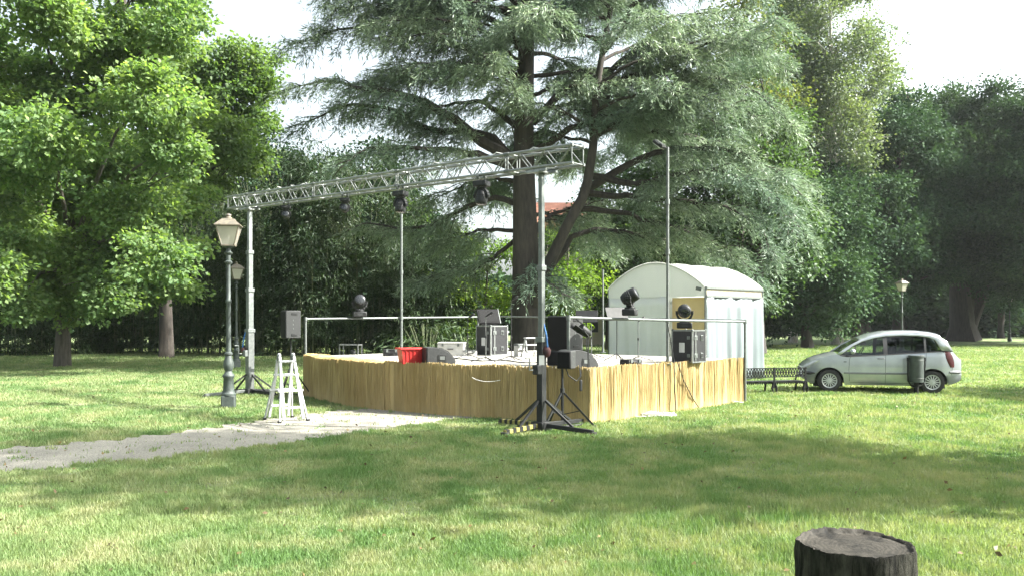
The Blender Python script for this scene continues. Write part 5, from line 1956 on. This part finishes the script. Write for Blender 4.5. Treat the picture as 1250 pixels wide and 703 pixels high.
# road dust low on the body
tc = nd(nt, 'ShaderNodeTexCoord'); sx = nd(nt, 'ShaderNodeSeparateXYZ'); nt.links.new(tc.outputs['Object'], sx.inputs[0])
mr = nd(nt, 'ShaderNodeMapRange'); mr.inputs[1].default_value = .5; mr.inputs[2].default_value = .15; mr.inputs[4].default_value = .45
nt.links.new(sx.outputs['Z'], mr.inputs[0])
nt.links.new(mixc(nt, mr.outputs[0], c, (.2, .19, .165)), b.inputs['Base Color'])
nt.links.new(b.outputs[0], out.inputs[0])
M['paint'] = m
m, nt, out = newmat('car_glass')
g = nd(nt, 'ShaderNodeBsdfGlossy'); g.inputs['Roughness'].default_value = .03
tr = nd(nt, 'ShaderNodeBsdfTransparent')
nt.links.new(mixc(nt, ramp(nt, noise(nt, 3, 2), .4, .6), (.62, .70, .68), (.68, .75, .73)), tr.inputs[0])
fr = nd(nt, 'ShaderNodeFresnel'); fr.inputs[0].default_value = 1.5
mx = nd(nt, 'ShaderNodeMixShader'); nt.links.new(fr.outputs[0], mx.inputs[0])
nt.links.new(tr.outputs[0], mx.inputs[1]); nt.links.new(g.outputs[0], mx.inputs[2]); nt.links.new(mx.outputs[0], out.inputs[0])
M['glass'] = m
m, nt, out = newmat('dark_car_glass')
g = nd(nt, 'ShaderNodeBsdfGlossy'); g.inputs['Roughness'].default_value = .03
tr = nd(nt, 'ShaderNodeBsdfTransparent')
nt.links.new(mixc(nt, ramp(nt, noise(nt, 3, 2), .4, .6), (.16, .20, .20), (.2, .24, .24)), tr.inputs[0])
fr = nd(nt, 'ShaderNodeFresnel'); fr.inputs[0].default_value = 1.55
mx = nd(nt, 'ShaderNodeMixShader'); nt.links.new(fr.outputs[0], mx.inputs[0])
nt.links.new(tr.outputs[0], mx.inputs[1]); nt.links.new(g.outputs[0], mx.inputs[2]); nt.links.new(mx.outputs[0], out.inputs[0])
M['glass_dark'] = m
M['tail'] = surf('red_lamp_glass', (.06, .006, .008), (.04, .005, .006), .15, 0, 8)
M['head'] = surf('clear_lamp_glass', (.55, .56, .56), (.4, .41, .42), .1, .4, 8)
M['trim'] = surf('black_trim', (.03, .03, .032), (.02, .02, .022), .5, 0, 12)
M['trim_grey'] = surf('grey_moulding', (.14, .145, .15), (.11, .115, .12), .5, 0, 12)
M['rim'] = surf('silver_wheel_cover', (.55, .56, .57), (.42, .43, .44), .35, .5, 9)
M['seat_fabric'] = surf('grey_seat_fabric', (.07, .075, .085), (.05, .055, .06), .85, 0, 30)


def lerp_tab(tab, x):
    if x <= tab[0][0]: return tab[0][1]
    for (a, b), (c, d) in zip(tab, tab[1:]):
        if x <= c:
            u = (x - a) / (c - a)
            u = u * u * (3 - 2 * u) * .35 + u * .65
            return b + (d - b) * u
    return tab[-1][1]


def car():
    pf, pr = G(1007, 478.6), G(1134, 479.6)
    d = pr - pf
    rz = math.atan2(d.y, d.x) - R(9)
    mid = (pf + pr) / 2 + Vector((-math.sin(rz), math.cos(rz), 0)) * .78 + Vector((.12, 0, 0))
    t = thing('car', 'silver people carrier parked on the grass behind the bench and litter bin', 'car', tuple(mid), rz)
    X0, LEN, HW = -1.965, 3.93, .835
    WF, WR, WRAD = -1.30, 1.245, .305          # axle positions, wheel radius
    # outline tables in metres from the nose
    belt = [(0, .67), (.1, .76), (.25, .85), (.42, .915), (.78, 1.01), (.87, 1.02), (.97, .965), (1.1, .945), (1.3, .955), (2.0, 1.0), (2.9, 1.06), (3.35, 1.10), (3.72, 1.10), (3.82, .98), (3.93, .90)]
    roof = [(.78, .985), (.95, 1.10), (1.18, 1.27), (1.45, 1.42), (1.75, 1.535), (2.1, 1.605), (2.5, 1.625), (2.9, 1.62), (3.2, 1.59), (3.42, 1.545), (3.55, 1.45), (3.67, 1.28), (3.74, 1.10)]
    sill = [(0, .36), (.08, .27), (.2, .22), (.6, .2), (3.4, .2), (3.7, .26), (3.88, .33), (3.93, .40)]

    def hw(x, z):
        w_ = HW
        if x < .9: w_ *= 1 - .33 * ((.9 - x) / .9) ** 2.6
        if x > 3.2: w_ *= 1 - .20 * ((x - 3.2) / .73) ** 2.4
        if z > 1.0: w_ -= .205 * ((z - 1.0) / .6) ** 1.25
        w_ += .018 * math.sin(PI * min(max((z - .2) / .8, 0), 1))
        if z < .45: w_ -= .05 * ((.45 - z) / .25) ** 1.6
        w_ += .007 * max(0, 1 - abs(z - .50) / .05)
        return w_

    pt = lambda x, z, s, off=0.0: Vector((X0 + x, s * (hw(x, z) + off), z))
    WX = (WF - X0, WR - X0)

    def bottom(x):
        z = lerp_tab(sill, x)
        for wx in WX:
            ra = WRAD + .055
            if abs(x - wx) < ra: z = max(z, .305 + math.sqrt(ra * ra - (x - wx) ** 2))
        return z

    cols = [LEN * k / 150 for k in range(151)]
    for wx in WX:
        for dlt in (-.3595, -.34, .34, .3595): cols.append(wx + dlt)
    cols = sorted(cols)
    NR = 14
    mb = MB()
    for s in (-1, 1):
        rows = []
        for x in cols:
            zb, zt = bottom(x), lerp_tab(belt, x)
            rows.append([pt(x, zb + (zt - zb) * k / NR, s) for k in range(NR + 1)])
        mb.grid(rows)
    # bonnet / nose / tail: joined across between both sides
    rows = []
    for x in cols:
        if x <= .88 or x >= 3.70:
            zt = lerp_tab(belt, x)
            e = pt(x, zt, 1)
            rows.append((x, [Vector((e.x, e.y * k / 8, zt + .045 * (1 - (k / 8) ** 2) * min(1, x / .2 if x < 2 else (3.95 - x) / .2))) for k in range(-8, 9)]))
    mb.grid([r for x, r in rows if x < 2]); mb.grid([r for x, r in rows if x > 2])
    for x in (0, LEN):
        zb, zt = bottom(x), lerp_tab(belt, x)
        sgn = -1 if x == 0 else 1
        mb.grid([[Vector((X0 + x + sgn * .05 * (1 - (k / 8) ** 2), hw(x, zb + (zt - zb) * j / 6) * k / 8, zb + (zt - zb) * j / 6)) for k in range(-8, 9)] for j in range(7)])
    mb.build('body', M['paint'], t, angle=50)
    # inner arch liners and floor
    mb = MB()
    for wx in WX:
        for s in (-1, 1):
            ra = WRAD + .078
            rows = [[Vector((X0 + wx + ra * math.cos(a), s * y, .305 + ra * math.sin(a))) for y in (.45, .825)] for a in [PI * k / 16 for k in range(17)]]
            mb.grid(rows)
            mb.add([r[0] for r in rows] + [Vector((X0 + wx + ra, s * .45, .12)), Vector((X0 + wx - ra, s * .45, .12))][::1], [tuple(range(len(rows))) , (0, len(rows) - 1, len(rows) + 1, len(rows))])
    mb.box((0, 0, .27), (3.3, 1.2, .06))
    mb.build('underbody', M['trim'], t)

    def strip(xz_lo, xz_hi, n, rowsn, s, off):
        """patch of the side skin between two polylines of (x, z)"""
        lo = resample([(a, b, 0) for a, b in xz_lo], n); hi = resample([(a, b, 0) for a, b in xz_hi], n)
        return [[pt(*(lambda v: (v.x, v.y))(a.lerp(b, k / rowsn)), s, off) for k in range(rowsn + 1)] for a, b in zip(lo, hi)]

    rz_ = lambda x: lerp_tab(roof, x)
    bz = lambda x: lerp_tab(belt, x)
    # roof skin with side rails
    xsr = [1.42 + (3.44 - 1.42) * k / 40 for k in range(41)]
    rows = []
    for x in xsr:
        zt = rz_(x); zs = zt - .045
        e = hw(x, zs)
        row = []
        for k in range(-10, 11):
            u = k / 10
            row.append(Vector((X0 + x, e * u, zs + .075 * (1 - abs(u) ** 2.6))))
        rows.append(row)
    MB().grid(rows).build('roof', M['paint'], t, solid=.02)
    # pillars and window frames, both sides
    dlo = lambda x: bz(x) + .01
    for s in (-1, 1):
        mb = MB()
        # long roof-rail strip from bonnet to tail (A pillar, cant rail, D pillar)
        out_hi = [(.84, 1.025), (.95, 1.095), (1.18, 1.262), (1.45, 1.405), (1.75, 1.505), (2.1, 1.565), (2.5, 1.58), (2.9, 1.57), (3.2, 1.545), (3.42, 1.485), (3.575, 1.38), (3.715, 1.12)]
        in_lo = [(.93, 1.0), (1.08, 1.10), (1.26, 1.235), (1.5, 1.355), (1.8, 1.45), (2.1, 1.50), (2.5, 1.52), (2.9, 1.512), (3.14, 1.48), (3.29, 1.41), (3.36, 1.28), (3.43, 1.14)]
        mb.grid([[pt(a[0] + (b[0] - a[0]) * k / 3, a[1] + (b[1] - a[1]) * k / 3, s, .002) for k in range(4)] for a, b in zip(in_lo, out_hi)])
        mb.build('window_pillar', M['paint'], t, solid=.02)
        mb = MB()
        for x0, x1, zt in ((2.02, 2.12, 1.50), (3.02, 3.07, 1.475)):
            mb.grid([[pt(x, bz(x) + (zt - bz(x)) * k / 6, s, .004) for k in range(7)] for x in (x0, (x0 + x1) / 2, x1)])
        mb.grid([[pt(x, bz(x) + (zz - bz(x)) * k / 5, s, .004) for k in range(6)] for x, zz in ((1.30, 1.255), (1.335, 1.275))])
        # black rubber line round the glass
        edge = in_lo + [(3.43, 1.115), (2.9, dlo(2.9)), (2.0, dlo(2.0)), (1.3, dlo(1.3)), (1.0, dlo(1.0)), (.93, 1.0)]
        mb.tube([pt(a, b, s, .004) for a, b in edge], .011, 5)
        mb.build('window_trim', M['trim'], t)
        # panes
        def pane(x0, x1, top, mat, n=10):
            r = []
            for k in range(n + 1):
                x = x0 + (x1 - x0) * k / n
                zt = lerp_tab(in_lo, x) if top is None else top
                r.append([pt(x, bz(x) + (zt - bz(x)) * j / 5, s, -.004) for j in range(6)])
            MB().grid(r).build('side_window', M[mat], t)
        pane(.95, 1.30, None, 'glass'); pane(1.335, 2.02, None, 'glass'); pane(2.12, 3.02, None, 'glass_dark'); pane(3.07, 3.42, None, 'glass_dark')
        # shut lines, moulding, handles
        mb = MB()
        for xs_ in ([(1.17, .30), (1.15, .6), (1.17, .9), (1.22, 1.0)], [(2.06, .26), (2.06, .6), (2.07, 1.05)], [(3.03, .66), (3.05, .85), (3.06, 1.09)],
                    [(1.17, .27), (2.06, .255), (2.75, .27)], [(3.45, 1.12), (3.62, .98), (3.7, .7), (3.66, .5)]):
            pp = resample([(a, b, 0) for a, b in xs_], 16)
            mb.tube([pt(p.x, p.y, s, .0005) for p in pp], .0045, 4)
        mb.build('shut_line', M['trim'], t)
        mb = MB()
        mb.grid([[pt(x, z, s, o) for z, o in ((.495, .001), (.503, .016), (.535, .018), (.545, .001))] for x in [1.02 + .055 * k for k in range(33)]])
        mb.build('side_moulding', M['trim_grey'], t)
        for x in (1.86, 2.86):
            mb = MB().bar(pt(x, .915, s, .022), pt(x + .17, .92, s, .022), .03, .028)
            mb.build('door_handle', M['paint'] if False else M['trim_grey'], t, bevel=.008)
        # mirror
        c = pt(1.24, 1.10, s, .10)
        MB().ball(c, (.07, .10, .075), 12, 8).build('wing_mirror', M['paint'], t)
        # head lamp wrapping the corner
        mb = MB()
        r = []
        for k in range(9):
            x = .015 + .40 * k / 8
            zt = lerp_tab(belt, x) - .012
            zb = max(.60, zt - .17 + .10 * (k / 8) ** 2)
            r.append([pt(x, zb + (zt - zb) * j / 4, s, .006 if 0 < j < 4 else -.002) for j in range(5)])
        mb.grid(r).build('headlight', M['head'], t)
        # tail lamp, tall on the rear corner
        r = []
        for k in range(13):
            z = .70 + .42 * k / 12
            xa = 3.50 + .13 * (1 - k / 12) ** 1.3 - .02 * math.sin(PI * k / 12)
            xb = 3.745 - .10 * (k / 12) ** 1.5 + .03 * math.sin(PI * k / 12)
            r.append([pt(xa + (xb - xa) * j / 4, z, s, .007 if 0 < j < 4 else -.002) for j in range(5)])
        MB().grid(r).build('tail_light', M['tail'], t)
        # bumper strip at the back and at the front
        MB().tube([pt(x, .575, s, .003) for x in (3.62, 3.7, 3.8, 3.9)], [.028, .045, .045, .035], 8).build('bumper_strip', M['trim_grey'], t)
        MB().tube([pt(x, .50, s, .003) for x in (.03, .1, .2, .3)], [.03, .045, .04, .01], 8).build('bumper_strip', M['trim'], t)
        MB().bar(pt(1.02, .82, s, .003), pt(1.09, .82, s, .003), .008, .022).build('indicator', M['trim'], t)
    # windscreen and back window
    r = []
    for k in range(9):
        x = .90 + (1.50 - .90) * k / 8
        z = rz_(x) - .012
        e = hw(x, z) - .045
        r.append([Vector((X0 + x - .07 * (1 - (j / 8) ** 2) + .045, e * j / 8, z + .012 * (1 - (j / 8) ** 2))) for j in range(-8, 9)])
    MB().grid(r).build('windscreen', M['glass'], t)
    r = []
    for k in range(9):
        x = 3.42 + (3.71 - 3.42) * k / 8
        z = rz_(x) - .015
        e = hw(x, z) - .02
        r.append([Vector((X0 + x + .045 * (1 - (j / 8) ** 2), e * j / 8, z + .01 * (1 - (j / 8) ** 2))) for j in range(-8, 9)])
    MB().grid(r).build('rear_window', M['glass_dark'], t)
    # tailgate below the glass, plate
    MB().box((X0 + 3.965, 0, .78), (.02, .5, .12)).build('number_plate', M['paper'], t)
    MB().box((X0 - .058, 0, .42), (.02, .5, .11)).build('number_plate', M['paper'], t)
    MB().box((X0 - .045, 0, .60), (.03, .7, .09)).build('radiator_grille', M['trim'], t, bevel=.01)
    MB().tube([(X0 + 2.75, 0, 1.65), (X0 + 2.95, 0, 1.76)], .004, 5).build('aerial', M['trim'], t)
    # wheels
    for wx in (WF, WR):
        for s in (-1, 1):
            c = Vector((wx, s * .735, .305))
            Mx = Matrix.Rotation(R(90) * (1 if s < 0 else -1), 3, 'X')
            w_ = MB().lathe([(.195, -.095), (.27, -.10), (.296, -.085), (.305, -.05), (.305, .05), (.296, .085), (.27, .098), (.20, .092), (.195, .07)], c, 36, M=Mx, cap=False)
            wh = w_.build('wheel', M['rubber'], t)
            mb = MB().lathe([(.2, .085), (.195, .094), (.185, .080), (.17, .070)], c, 30, M=Mx, cap=False)
            mb.lathe([(.002, .088), (.035, .088), (.045, .075)], c, 16, M=Mx, cap=False)
            for k in range(14):
                a = 2 * PI * k / 14
                u = Vector((math.cos(a), math.sin(a), 0))
                mb.bar(c + Mx @ (u * .04 + Vector((0, 0, .076))), c + Mx @ (u * .185 + Vector((0, 0, .074))), .022, .02, tuple(Mx @ Vector((0, 0, 1))))
            mb.build('wheel_cover', M['rim'], wh)
            MB().lathe([(.002, .04), (.195, .045), (.195, -.05), (.002, -.05)], c, 24, M=Mx).build('brake', M['trim'], wh)
    # cabin
    MB().box((X0 + 1.32, 0, .93), (.42, 1.30, .22)).build('dashboard', M['trim'], t, bevel=.05)
    for y in (-.36, .36):
        s_ = MB().box((X0 + 2.0, y, .62), (.5, .48, .18)).build('seat', M['seat_fabric'], t, bevel=.05)
        MB().box((X0 + 2.27, y, .95), (.14, .46, .62), M=Matrix.Rotation(R(14), 3, 'Y')).build('seat_back', M['seat_fabric'], s_, bevel=.05)
        MB().box((X0 + 2.38, y, 1.33), (.09, .26, .16)).build('headrest', M['seat_fabric'], s_, bevel=.03)
    s_ = MB().box((X0 + 2.85, 0, .66), (.48, 1.25, .16)).build('seat', M['seat_fabric'], t, bevel=.05)
    MB().box((X0 + 3.12, 0, .98), (.14, 1.22, .58), M=Matrix.Rotation(R(12), 3, 'Y')).build('seat_back', M['seat_fabric'], s_, bevel=.05)
    Ms = Matrix.Rotation(R(-62), 3, 'Y')
    MB().tube([Vector((X0 + 1.62, .36, 1.02)) + Ms @ Vector((.18 * math.cos(a), .18 * math.sin(a), 0)) for a in [2 * PI * k / 24 for k in range(25)]], .014, 6).build('steering_wheel', M['trim'], t)
    return t


car().scale = (.95, .95, .95)
make_grass(1500000)

# ---------------------------------------------------------------- thin scattering volume added for the pale veil of sun glare
m, nt, out = newmat('sun_glare_veil')
v = nd(nt, 'ShaderNodeVolumePrincipled')
v.inputs['Color'].default_value = (.93, .97, 1, 1)
v.inputs['Density'].default_value = GLARE_VEIL
v.inputs['Anisotropy'].default_value = .3
nt.links.new(v.outputs[0], out.inputs['Volume'])
if GLARE_VEIL > 0:
    hz = MB().box((0, 90, 17), (390, 270, 36)).build('glare_veil', m, smooth=False)
    tag(hz, kind='stuff')
